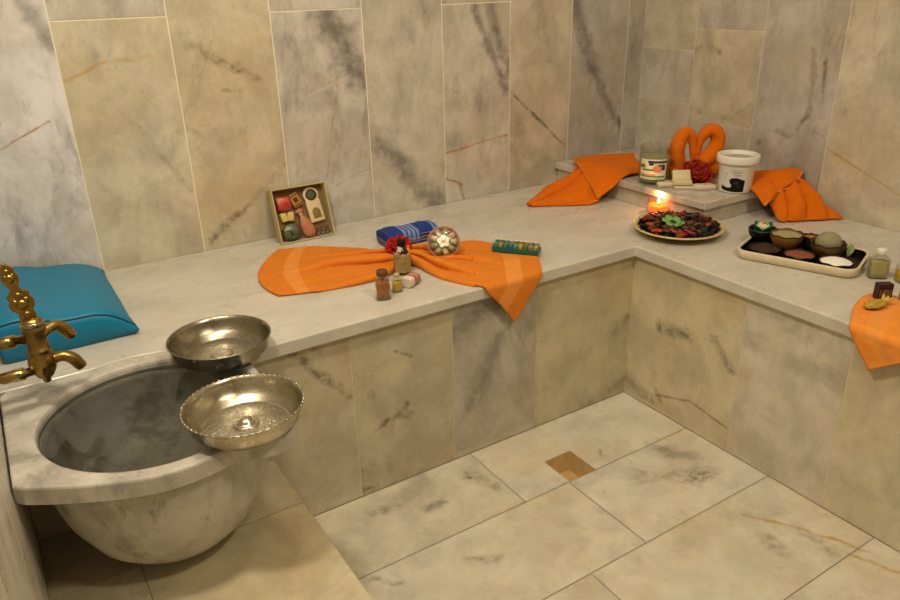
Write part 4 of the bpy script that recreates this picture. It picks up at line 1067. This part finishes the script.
swan('right one of two orange towel swans whose necks form a heart on the plinth',
     [(.004, 0, .030), (.006, 0, .062), (.010, 0, .094), (.020, 0, .126), (.040, 0, .146), (.061, 0, .137), (.067, 0, .110), (.054, -.008, .082), (.030, -.016, .060), (.010, -.020, .044)],
     [.012, .0115, .0125, .0165, .0205, .0225, .0235, .0250, .0235, .012], (.052, .014, .026, .042, .038, .032), SWL)
rose('fabric_flower', 'deep red fabric flower at the foot of the two towel swans', (.396, .158, LZ + .014), .052, REDD, 8, (.75, 0, FACE))

# ------------------------------------------------------------------ glass candle jar, tub, soaps on the plinth
ja = empty('candle_jar', 'tall glass jar of pale green wax with a picture label on the plinth', 'jar', (.308, .237, LZ + .0005), FACE)
g = G(); prof = [(.030, 0), (.040, .0), (.0455, .004), (.047, .012), (.047, .086), (.045, .094), (.0450, .100), (.0475, .105), (.0480, .110), (.0465, .1115), (.0445, .109), (.0425, .100), (.0435, .092), (.0448, .084), (.0448, .013), (.041, .0045), (.002, .004)]
g.add(*lathe(prof, 64)); g.obj('glass', CLEAR, ja)
g = G(); g.add(*lathe([(.0400, .0052), (.0440, .013), (.0440, .078), (.042, .080)], 56)); g.obj('wax', plain('green_wax', 'aeb084', .4, var=.12), ja)
a0, a1 = -PI / 2 - 1.25, -PI / 2 + .50; r = .0474
def lp(u0, u1, z0, z1, dr): return patch(r + dr, a0 + (a1 - a0) * u0, a0 + (a1 - a0) * u1, z0, z1, 14)
g = G(); g.add(*lp(0, 1, .014, .078, .0)); lab = g.obj('label', plain('label_white', 'd6d2bd', .5, var=.05), ja)
for nm, col_, pcs in (('label_dark_band', '2b3a52', [(.32, 1, .067, .074), (.36, .52, .060, .067)]), ('label_green_wave', '4f7d3c', [(0, 1, .014, .018), (.05, .95, .025, .029), (.12, .55, .044, .049), (0, .22, .052, .062)]), ('label_pink_figure', 'c0846c', [(.5, .86, .044, .056), (.56, .80, .040, .060), (0, .6, .030, .034)]), ('label_dark_hair', '4a2c20', [(.82, .95, .046, .060), (.70, .92, .057, .062)]), ('text_line', '4a5440', [(.1, .85, .0205, .0215)]), ('text_line', '4a5440', [(.36, .92, .0625, .064)])):
    g = G()
    for k, (u0, u1, z0, z1) in enumerate(pcs): g.add(*lp(u0, u1, z0, z1, .0003 + .0001 * k))
    g.obj(nm, plain(nm, col_, .5), lab)
# white tub
tu = empty('plastic_tub', 'white plastic tub with a thick rim and black printed emblem on the plinth', 'tub', (.420, .030, LZ + .0005), FACE)
tu.scale = (.90, .90, .93)
g = G(); prof = [(.044, 0), (.049, .001), (.0505, .004), (.0555, .089), (.0560, .090), (.0640, .0905), (.0650, .093), (.0650, .110), (.0635, .1135), (.0600, .1145), (.0560, .113), (.0545, .109), (.0538, .102), (.050, .101), (.002, .101)]
g.add(*lathe(prof, 72)); g.obj('tub_body', WHITE, tu)
g = G(); g.add(*lathe([(.0535, .1018), (.046, .1035), (.030, .1022), (.001, .1028)], 48)); g.obj('grey_cream', plain('grey_cream', 'b4ac97', .5, var=.12, scale=70, bstr=.6, bscale=60), tu)
def tr_(z): return .0505 + (.0555 - .0505) * (z - .004) / .085 + .0003
def onT(a, z, d=0): return Vector(((tr_(z) + d) * math.cos(a), (tr_(z) + d) * math.sin(a), z))
mid_ = -PI / 2 - .22
def flatdraw(poly, z0, mat, name, par, d=.0002):
    """poly in (s,z): arc length along the wall and height"""
    bm = bmesh.new(); vs = [bm.verts.new((s, z, 0)) for s, z in poly]; bm.faces.new(vs)
    for ax in range(24):
        x = -.05 + ax * .0042; gm = bm.verts[:] + bm.edges[:] + bm.faces[:]; bmesh.ops.bisect_plane(bm, geom=gm, plane_co=(x, 0, 0), plane_no=(1, 0, 0))
    bm.verts.ensure_lookup_table(); bm.verts.index_update()
    V = [tuple(onT(mid_ + v.co.x / .0525, z0 + v.co.y, d)) for v in bm.verts]; F = [tuple(v.index for v in f.verts) for f in bm.faces]; bm.free()
    return V, F
g = G(); blk = [(-.052, .008), (-.040, .004), (-.012, .002), (.020, .002), (.021, .038), (.010, .041), (-.002, .046), (-.018, .045), (-.026, .039), (-.025, .030), (-.018, .022), (-.022, .015), (-.034, .014), (-.046, .018), (-.052, .020)]
g.add(*flatdraw(blk, .004, BLACK, '', None)); em = g.obj('printed_emblem', BLACK, tu)
g = G()
for a, b_, c, d in ((-.012, .030, .003, .0312), (-.010, .026, .001, .0268), (-.002, .020, .008, .0208), (-.004, .014, .006, .0147), (-.009, .034, -.001, .0347)): g.add(*flatdraw([(a, b_), (c, b_ + .0012), (c, d + .0012), (a, d)], .004, None, '', None, .0005))
g.obj('pale_lines', plain('print_grey', '6f6f66', .6), em)
g = G(); rr = random.Random(11)
for z, s0, s1 in ((.0680, -.026, .016), (.0625, -.020, .010), (.0605, -.018, .008), (.0545, -.014, .008), (.052, -.012, .006), (.059, -.040, -.032), (.054, -.042, -.034), (.046, -.042, -.035), (.041, -.043, -.036)):
    s = s0
    while s < s1:
        w = rr.uniform(.0012, .0032); g.add(*flatdraw([(s, z), (min(s + w, s1), z), (min(s + w, s1), z + .0012), (s, z + .0012)], .004, None, '', None)); s += w + .0008
g.obj('printed_text', plain('print_dim', '57564e', .6), tu)
# soap bars on folded tissues
for k, (x, y, z, rx, lab_) in enumerate(((.325, .142, LZ + .0110, .15, 'cream soap block lying flat on the paper packs, the lower one of two'), (.338, .160, LZ + .0290, .95, 'cream soap block tilted up against the red flower, the upper one of two'))):
    e1 = empty('soap_block', lab_, 'soap', (x, y, z), Euler((rx, 0, FACE + .05 * (k * 2 - 1) - .05)))
    g = G(); g.add(*box(.055 - .002 * k, .030, .0135, .003, 3)); g.obj('block', CREAM, e1)
for k, (x, y, sx, sy, r_, lab_) in enumerate(((.306, .180, .062, .044, FACE - .05, 'flat white paper pack on the plinth left of the cream soap'), (.362, .092, .060, .036, FACE + .12, 'flat white paper pack with a faint pink print beside the white tub'), (.322, .128, .062, .034, FACE - .10, 'thin white paper sachet lying under the cream soap'))):
    e1 = empty('paper_pack', lab_, 'paper pack', (x, y, LZ + .0005), r_)
    g = G(); g.add(*box(sx, sy, .0125 if k < 2 else .007, .002, 2)); g.obj('pack', PAPER, e1)
    g = G(); g.add(*box(sx * .96, .0012, .0012, .0004, 1), T(0, -sy / 2 - .0002, .004)); g.obj('folded_edge', plain('pink_edge%d' % k, 'b98a78', .8), e1)
    if k == 1:
        g = G()
        for q in range(3): g.add(*box(.006 - .001 * q, .002, .0003), T(.004 + .001 * q, -.002 + .0035 * q, .0123))
        g.obj('pink_print', plain('print_pink', 'b5806f', .7), e1, False)

# ------------------------------------------------------------------ lit candle in a glass
cd = empty('candle_glass', 'small lit orange candle in a clear glass behind the potpourri plate', 'candle', (.243, .150, H + .0005), FACE)
cd.scale = (1.1, 1.1, 1.0)
g = G(); g.add(*lathe([(.020, 0), (.0255, .001), (.0275, .004), (.0290, .044), (.0285, .0448), (.0278, .044), (.0262, .006), (.002, .004)], 48)); g.obj('glass', CLEAR, cd)
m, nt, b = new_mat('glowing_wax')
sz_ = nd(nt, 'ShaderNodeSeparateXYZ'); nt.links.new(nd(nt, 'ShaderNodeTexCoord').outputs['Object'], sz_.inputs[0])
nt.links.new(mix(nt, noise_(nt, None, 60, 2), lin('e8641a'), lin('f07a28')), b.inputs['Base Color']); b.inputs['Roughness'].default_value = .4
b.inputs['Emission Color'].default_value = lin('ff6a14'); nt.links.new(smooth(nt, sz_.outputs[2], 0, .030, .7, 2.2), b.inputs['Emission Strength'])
g = G(); g.add(*lathe([(.0240, .0052), (.0258, .010), (.0266, .0285), (.0250, .0292), (.020, .0275), (.001, .0272)], 40)); g.obj('wax', m, cd)
g = G(); g.add(*tube([(0, 0, .0270), (.0005, 0, .034), (.0012, 0, .0365)], .0007, 8)); g.obj('wick', BLACK, cd)
m, nt, b = new_mat('flame'); b.inputs['Base Color'].default_value = (0, 0, 0, 1); b.inputs['Emission Color'].default_value = lin('ffe6b4'); b.inputs['Emission Strength'].default_value = 14
g = G(); g.add(*lathe([(.0005, .0325), (.0030, .0345), (.0038, .0375), (.0028, .042), (.0012, .046), (.0002, .0485)], 20)); g.obj('flame', m, cd)

# ------------------------------------------------------------------ plate of potpourri
PC = Vector((.153, -.006, H + .0006))
pt_ = empty('round_plate', 'round cream plate heaped with dark potpourri at the bench corner', 'plate', PC)
g = G(); g.add(*lathe([(.055, 0), (.060, .0008), (.064, .004), (.095, .011), (.118, .019), (.1215, .0215), (.1215, .0235), (.1180, .0230), (.094, .0145), (.062, .0075), (.002, .0070)], 96)); g.obj('plate_body', plain('cream_glaze', 'd6c08c', .3, var=.06), pt_)
g = G(); g.add(*tube([(.1195 * math.cos(2 * PI * i / 72), .1195 * math.sin(2 * PI * i / 72), .0232) for i in range(73)], .0019, 8)); g.obj('plate_rim', plain('rim_glaze', 'd0b888', .3), pt_)
rr = random.Random(21)
LEAFD = plain('leaf_dark', '1a2114', .6, var=.5, scale=70); LEAFB = plain('leaf_brown', '2c1a10', .7, var=.5, scale=70)
g = G()
for k in range(760):
    r_ = .106 * math.sqrt(rr.random()); a = rr.uniform(0, 2 * PI); z = .0125 + .009 * (1 - (r_ / .11) ** 2) + rr.uniform(0, .015)
    s = rr.uniform(.007, .013); g.m = rr.choice((0, 0, 1))
    def lf(u, v, s=s, tw=rr.uniform(-1, 1)):
        w = math.sin(PI * (.05 + .9 * v)) * s * .42; x = (u - .5) * 2 * w; return (x, (v - .5) * s * 2, .6 * abs(x) + tw * .25 * s * v * v)
    V, F, _ = gridf(lf, 2, 4); g.add(V, F, T(r_ * math.cos(a), r_ * math.sin(a), z) @ Euler((rr.uniform(-.6, .6), rr.uniform(-.6, .6), rr.uniform(0, 6.3))).to_matrix().to_4x4())
o = g.obj('potpourri_leaves', LEAFD, None, False, [LEAFD, LEAFB]); o.location = PC
tag(o, 'bed of small dark dried leaves heaped on the cream plate', 'potpourri', kind='stuff')
CH = [plain('chip_brown', '5f3416', .6, var=.4, scale=60), plain('chip_rust', '8a2f12', .6, var=.35, scale=60), plain('chip_orange', 'c0481a', .55, var=.3, scale=60), plain('chip_deep', '3d2012', .65, var=.4, scale=60), plain('chip_crimson', '9c1a2c', .55, var=.3, scale=70), plain('chip_tan', 'a8742c', .6, var=.3, scale=60)]
protos = {}
def proto(kind):
    if kind in protos: return protos[kind].copy()
    g = G()
    if kind.startswith('pod'):
        g.add(*blob(1, 3, lambda c: .22 * noise.noise(c * 2 + Vector((len(protos), 0, 0))), (.0165, .0105, .0085)))
    elif kind.startswith('slice'):
        V, F = lathe([(.001, -.0018), (.0145, -.0016), (.0152, 0), (.0145, .0016), (.012, .0011), (.001, .0014)], 22); V = [(x, y, z + .003 * math.sin(2 * math.atan2(y, x)) * (x * x + y * y) / .0002) for x, y, z in V]; g.add(V, F)
    elif kind.startswith('curl'):
        V, F, _ = gridf(lambda u, v: ((u - .5) * .034, .006 * math.cos(4.4 * v + u) * (1 - .3 * abs(2 * u - 1)), .006 + .006 * math.sin(4.4 * v + u) * (1 - .3 * abs(2 * u - 1))), 10, 10); g.add(V, F)
    ci = int(kind[-1]); o = g.obj('x', CH[ci], None); protos[kind] = o
    return o
spec = [('pod0', 'dried_pod', 'brown dried seed pod among the dark leaves on the potpourri plate', 'brown pods on the potpourri plate', 17), ('pod1', 'dried_pod', 'rust-red dried seed pod among the dark leaves on the potpourri plate', 'rust pods on the potpourri plate', 6),
        ('slice2', 'dried_slice', 'thin orange dried fruit slice on the potpourri plate', 'orange slices on the potpourri plate', 4), ('curl3', 'bark_curl', 'dark curl of bark on the potpourri plate', 'bark curls on the potpourri plate', 10),
        ('curl4', 'dried_petal', 'crimson curled petal on the potpourri plate', 'crimson petals on the potpourri plate', 4), ('slice5', 'wood_shaving', 'tan round wood shaving on the potpourri plate', 'tan shavings on the potpourri plate', 3), ('curl2', 'dried_peel', 'long orange strip of dried peel on the potpourri plate', 'orange peel on the potpourri plate', 6)]
placed = []
for kind, nm, lab_, grp, n in spec:
    for k in range(n):
        for tr in range(60):
            r_ = .098 * math.sqrt(rr.random()); a = rr.uniform(0, 2 * PI); x, y = r_ * math.cos(a), r_ * math.sin(a)
            if all((x - q[0]) ** 2 + (y - q[1]) ** 2 > .0155 ** 2 for q in placed) and (x + .03) ** 2 + (y + .004) ** 2 > .024 ** 2: break
        placed.append((x, y)); o = proto(kind); o.name = nm
        if o.name not in C.objects: C.objects.link(o)
        z = .0235 + .009 * (1 - (r_ / .11) ** 2) - (.004 if kind[0] == 'c' else 0)
        o.location = PC + Vector((x, y, z)); o.rotation_euler = (rr.uniform(-.45, .45), rr.uniform(-.45, .45), rr.uniform(0, 6.3)); s = rr.uniform(.72, 1.1); o.scale = (s, s, s)
        tag(o, lab_, nm.replace('_', ' '), grp)
gf = empty('wood_flower', 'pale green cut-out flower lying on top of the potpourri plate', 'flower', PC + Vector((-.028, -.004, .037)), Euler((.25, -.1, .3)))
GF = plain('pale_green', '7fae62', .5, var=.15, scale=50)
for k in range(6):
    a = 2 * PI * k / 6
    g = G(); V, F = prism([(.008, -.004), (.018, -.010), (.028, -.0095), (.031, 0), (.028, .0095), (.018, .010), (.008, .004)], -.001, .0015, .0006, 1); V = [(x, y, z + .10 * x) for x, y, z in V]; g.add(V, F, Rm(a, 'Z')); g.obj('petal', GF, gf)
g = G(); g.add(*lathe([(.0068, -.001), (.007, .002), (.004, .0032), (.001, .0028)], 20)); g.obj('heart', plain('dark_heart', '2c2a16', .6), gf)

# ------------------------------------------------------------------ tray with bowls
TR = -.36 - PI / 2     # direction of the long axis
TA = Vector((.2414, -.3165, H + .0006))
ty = empty('serving_tray', 'rectangular cream-edged tray with a dark floor and cut handles, full of small bowls', 'tray', TA, math.atan2(-.94, .34))
def rrect(w, d, r, n=8):
    out = []
    for sx, sy, a in ((1, 1, 0), (-1, 1, PI / 2), (-1, -1, PI), (1, -1, 3 * PI / 2)):
        for i in range(n + 1): out.append((sx * (w / 2 - r) + r * math.cos(a + PI / 2 * i / n), sy * (d / 2 - r) + r * math.sin(a + PI / 2 * i / n)))
    return out
TW, TD = .272, .172
o1, i1, i2 = rrect(TW, TD, .030), rrect(TW - .008, TD - .008, .026), rrect(TW - .010, TD - .010, .025); n = len(o1)
lv = [(rrect(TW - .008, TD - .008, .028), 0), (o1, .002), (rrect(TW + .003, TD + .003, .031), .0205), (rrect(TW + .002, TD + .002, .031), .0220), (i1, .0220), (i2, .004)]
# slot handle at the right-hand short end: the wall drops there
g = G(); V = [(x, y, z) for P_, z in lv for x, y in P_]; F = [(j * n + i, j * n + (i + 1) % n, (j + 1) * n + (i + 1) % n, (j + 1) * n + i) for j in range(len(lv) - 1) for i in range(n)]; F.append(tuple(range(n - 1, -1, -1)))
g.add(V, F); g.obj('rim', plain('tray_cream', 'ddd0b2', .35, var=.04), ty)
g = G(); V, F = prism(rrect(TW - .0105, TD - .0105, .025), .0022, .0042); g.add(V, F); il = rrect(TW - .0125, TD - .0125, .0245); m_ = len(il)
g.add([(x, y, .0043) for x, y in il] + [(x, y, .0205) for x, y in il], [(i, (i + 1) % m_, m_ + (i + 1) % m_, m_ + i) for i in range(m_)]); g.obj('dark_lining', plain('tray_dark', '1a0d09', .45, var=.3, scale=25), ty, False)
for s in (-1, 1):
    g = G(); g.add(*box(.0012, .060, .009, .0005), T(s * (TW / 2 + .0008), 0, .0085)); g.obj('handle_slot', plain('slot_dark%d' % s, '4b2c18', .6), ty)
TM = ty.matrix_basis.copy()
COCO = plain('coconut_brown', '8a5f22', .35, var=.45, scale=50); COCOD = plain('coconut_dark', '241a12', .4, var=.4, scale=60)
def ontray(x, y, z=.0045): return TM @ Vector((x + .009, y, z))
def coco(label, xy, R, hgt, mat, rimmat, fillc, fillh, dome=0.0, name='coconut_bowl', fv=.15, fb=.3):
    b = empty(name, label, 'bowl', ontray(*xy), 0.3)
    rb = R * .5
    g = G(); V, F = lathe([(.002, 0), (rb * .8, 0), (rb, .001), (R * .78, hgt * .30), (R * .95, hgt * .68), (R, hgt * .95), (R * .99, hgt), (R * .93, hgt), (R * .90, hgt * .9), (R * .70, hgt * .35), (.002, hgt * .2)], 44); g.add(V, F); g.obj('shell', mat, b)
    g = G(); g.add(*tube([(R * .97 * math.cos(2 * PI * i / 40), R * .97 * math.sin(2 * PI * i / 40), hgt + .0012 * math.sin(7 * 2 * PI * i / 40)) for i in range(41)], .0018, 8)); g.obj('rim', rimmat, b)
    if fillc:
        g = G(); ff = lambda t_: fillh + dome * (1 - t_ * t_)
        g.add(*lathe([(R * .89 * t_ + .0003, ff(t_)) for t_ in (1, .9, .75, .55, .3, .0)], 40, False)); o = g.obj('filling', plain('fill_' + fillc, fillc, .8, var=fv, scale=160, bstr=fb, bscale=300), None); o.location = ontray(*xy)
        return b, o
    return b, None
def fill_tag(o, nm, lab_): o.name = nm; tag(o, lab_, nm.split('_')[-1], kind='stuff')
b, o = coco('coconut half-shell bowl of pale cream scrub at the middle of the tray', (-.058, .036), .0395, .040, COCO, COCOD, 'a89d76', .0365, .003); fill_tag(o, 'cream_scrub', 'pale cream scrub filling the coconut half-shell bowl')
b, o = coco('dark mottled coconut bowl with a round grey pumice stone', (.040, .030), .041, .036, plain('coconut_mottled', '5d4520', .4, var=.7, scale=90), COCOD, None, 0)
ps = empty('pumice_ball', 'round grey-green stone sitting in the dark mottled coconut bowl', 'stone', ontray(.040, .030, .0165), 0)
g = G(); g.add(*blob(1, 3, lambda c: .03 * noise.noise(c * 5), (.0305, .0305, .0255)), T(0, 0, .0255)); g.obj('stone', plain('grey_stone', '97906f', .85, var=.15, scale=150, bstr=.6, bscale=220), ps)
b, o = coco('black bowl holding a green leaf cup at the left end of the tray', (-.122, .056), .035, .036, BLACK, plain('black_rim', '30402c', .4), None, 0)
lc = empty('leaf_cup', 'green leaf cup with a cream soap flower in the black bowl', 'soap', ontray(-.122, .056, .024), -.6)
for k in range(4):
    def lf(u, v, a=k * PI / 2 + .4):
        w = .018 * math.sin(PI * (.12 + .82 * v)); x = (u - .5) * 2 * w; return Rm(a, 'Z') @ Vector((x, .004 + .024 * v - .25 * abs(x), .004 + .026 * v * v + .2 * abs(x)))
    g = G(); V, F, _ = gridf(lf, 8, 8); g.add(V, F); o = g.obj('leaf', plain('leaf_cup_green', '1d6a4a', .5, var=.2), lc); sm = o.modifiers.new('thickness', 'SOLIDIFY'); sm.thickness = .001
g = G(); g.add(*blob(1, 3, lambda c: .06 * noise.noise(c * 3), (.0165, .0165, .012)), T(0, 0, .022)); g.obj('cream_soap', CREAM, lc)
g = G(); g.add(*tube([(-.006, -.010, .0320), (-.002, -.006, .0345), (.003, -.007, .0338), (.006, -.011, .031)], .0012, 6)); g.add(*tube([(.001, -.004, .0350), (.002, -.009, .034)], .001, 6)); g.obj('stamped_sign', plain('stamp_brown', '7d5a26', .6), lc)
b, o = coco('shallow dark wooden dish of brown powder at the left front of the tray', (-.090, -.026), .038, .014, plain('dish_dark', '2a1a10', .3, var=.3), COCOD, '4a2e18', .0115, .002, 'shallow_dish'); fill_tag(o, 'brown_powder', 'dark brown powder in the left front dish on the tray')
b, o = coco('shallow dark dish of orange clay at the middle front of the tray', (-.008, -.030), .036, .015, plain('dish_dark2', '22150e', .3, var=.3), COCOD, '93563a', .0135, .003, 'shallow_dish'); fill_tag(o, 'orange_clay', 'orange clay powder in the middle front dish on the tray')
b, o = coco('shallow brown dish of white salt at the right front of the tray', (.074, -.035), .039, .016, plain('dish_brown', '4b3016', .3, var=.4), COCOD, 'f0ede6', .0140, .009, 'shallow_dish', fv=.06, fb=.6); fill_tag(o, 'white_salt', 'white bath salt heaped in the right front dish on the tray')
b, o = coco('small dark dish of orange powder behind the two coconut bowls', (-.008, .066), .020, .034, COCOD, COCOD, 'b56a34', .0315, .002, 'shallow_dish'); fill_tag(o, 'orange_powder', 'orange powder in the small dish behind the coconut bowls')
lf_ = empty('bay_leaf', 'pale green leaf leaning behind the stone bowl on the tray', 'leaf', ontray(.082, .058), Euler((.5, .2, -1.1)))
lf_.scale = (.75, .75, .75)
def lf(u, v):
    w = .011 * math.sin(PI * (.05 + .9 * v)); x = (u - .5) * 2 * w; return (x, -.01 + .05 * v, .010 + .3 * abs(x) + .010 * math.sin(2 * v))
g = G(); V, F, _ = gridf(lf, 6, 12); g.add(V, F); o = g.obj('blade', plain('bay_green', '8b9a58', .5, var=.25), lf_); sm = o.modifiers.new('thickness', 'SOLIDIFY'); sm.thickness = .0008
g = G(); g.add(*tube([(0, -.02, .010), (0, .0, .0102), (0, .04, .0185)], .0009, 6)); g.obj('stalk', plain('bay_stalk', '7d7a3c', .5), lf_)

# ------------------------------------------------------------------ things at the right-hand end of the bench
def oil_bottle(label, loc, w, d, hb, fill, fh, capm, rot):
    return flask('oil_bottle', label, loc, w, d, hb, .009, .0075, (.013, .0105), fill, fh, rot, capm)
oil_bottle('clear flat bottle of pale green oil with a white cap beside the tray', (.266, -.490, H), .042, .028, .050, OLIVE, .80, WHITE, FACE - .15)
oil_bottle('clear bottle of bright yellow oil at the right edge, next to the green oil', (.288, -.538, H), .036, .028, .040, YELLOW_OIL, .62, glass('clear_cap', 'eeeedd', .05), FACE - .1)
# folded towel hanging over the right run of the bench
ht = empty('orange_towel', 'light orange towel hanging over the front edge of the right-hand bench', 'towel', (.0, -.75, H))
def over_edge_x(x, y, z, edge=-OV, r=.006):
    d = edge - x
    if d <= 0: return Vector((x, y, z))
    lift = z - H; L_ = r * PI / 2
    if d < L_:
        a = d / r; return Vector((edge - (r + lift) * math.sin(a), y, H - r + (r + lift) * math.cos(a)))
    return Vector((edge - r - lift, y, H - r - (d - L_)))
HT0 = [(.168, -.548), (.120, -.544), (.070, -.556), (.022, -.578), (-.020, -.600), (-.058, -.628), (-.094, -.655)]
HT1 = [(.168, -.95), (.12, -.95), (.07, -.95), (.022, -.95), (-.01, -.95), (.06, -.95), (.13, -.95)]
def hang(u, v):
    a = spline([Vector((*q, 0)) for q in HT0], u); b = spline([Vector((*q, 0)) for q in HT1], u); p_ = a.lerp(b, v)
    z = .0015 + .003 * (1 + math.sin(26 * v + 2 * u)) * .5 * min(1, 6 * v + .2)
    return over_edge_x(p_.x, p_.y, H + z)
o = sheet('cloth', lambda u, v: hang(v, u), 70, 70, ORANGE_H, None, .006, origin=(.0, -.75, H), wr=.002); o.parent = ht; o.location = (0, 0, 0)
bxm = empty('soap_box', 'small dark purple soap carton with a gold ring emblem on the light orange towel', 'soap box', (.137, -.572, H + .0095), Euler((.0, 0, FACE + .05)))
g = G(); g.add(*box(.031, .018, .034, .0008, 1)); g.obj('carton', plain('plum_card', '3c1c22', .5, var=.12), bxm, False)
g = G(); g.add(*lathe([(.0045, 0), (.0075, 0), (.0075, .0005), (.0045, .0005)], 26, False, False), T(0, -.0092, .015) @ Rm(PI / 2, 'X')); g.add(*lathe([(.0001, 0), (.0028, 0), (.0028, .0005), (.0001, .0005)], 20), T(0, -.0092, .015) @ Rm(PI / 2, 'X')); g.add(*box(.0025, .0006, .014), T(-.0112, -.0092, .008)); g.add(*box(.0025, .0006, .014), T(.0112, -.0092, .008)); g.obj('gold_emblem', plain('dull_gold', '94703e', .5), bxm, False)
bx2 = empty('soap_box', 'plain beige soap carton standing right of the dark purple one', 'soap box', (.168, -.611, H + .0095), Euler((0, 0, FACE + .1)))
g = G(); g.add(*box(.034, .020, .028, .0008, 1)); g.obj('carton', plain('beige_card', '9b7f45', .6, var=.1), bx2, False)
g = G(); g.add(*box(.024, .0006, .003), T(0, -.0102, .010)); g.add(*box(.018, .0006, .002), T(0, -.0102, .017)); g.obj('printed_lines', plain('beige_print', '6d5526', .6), bx2, False)
sa = empty('yellow_sachet', 'small yellow-green gauze sachet on the light orange towel before the carton', 'sachet', (.078, -.590, H + .0095), Euler((0, 0, FACE + .45)))
sa.scale = (1.2, 1.2, 1.2)
g = G(); g.add(*blob(1, 4, lambda c: .16 * noise.noise(c * 3), (.0245, .0125, .0065)), T(0, 0, .0062)); g.obj('pouch', plain('gauze_yellow', 'b79a3c', .6, var=.4, scale=90, bstr=.5), sa)
g = G(); V, F, _ = gridf(lambda u, v: (.019 + .014 * v, (u - .5) * (.006 + .016 * v), .008 + .004 * v + .003 * math.sin(5 * PI * u) * v), 14, 5); g.add(V, F); o = g.obj('gathered_end', plain('gauze_pale', 'c9b354', .6, var=.25), sa); sm = o.modifiers.new('thickness', 'SOLIDIFY'); sm.thickness = .0007

# ------------------------------------------------------------------ light
def area(name, loc, size, power, col, tgt=None):
    l = bpy.data.lights.new(name, 'AREA'); l.energy = power; l.size = size; l.color = col; l.shape = 'DISK'
    o = bpy.data.objects.new(name, l); C.objects.link(o); o.location = loc
    if tgt is not None: o.rotation_euler = (Vector(tgt) - Vector(loc)).to_track_quat('-Z', 'Y').to_euler()
    return o
WARM = (1.0, .90, .73)
area('wall_lamp', (-1.38, -.55, 1.95), .14, 15, WARM, (-.2, .3, .5))
area('ceiling_lamp', (-.50, -1.60, 2.38), .25, 21, WARM, (-.35, .1, .4))
area('ceiling_lamp', (-.85, -.40, 2.38), .25, 8, WARM)
w = bpy.data.worlds.new('world'); bpy.context.scene.world = w; w.use_nodes = True
w.node_tree.nodes['Background'].inputs[0].default_value = (1, .85, .65, 1); w.node_tree.nodes['Background'].inputs[1].default_value = .05
pl_ = bpy.data.lights.new('candle_light', 'POINT'); pl_.energy = .35; pl_.color = (1, .5, .18); pl_.shadow_soft_size = .004
o = bpy.data.objects.new('candle_light', pl_); C.objects.link(o); o.location = (.243, .150, H + .060)
vs = bpy.context.scene.view_settings; vs.view_transform = 'Standard'; vs.look = 'None'; vs.exposure = -0.20; vs.gamma = 0.90
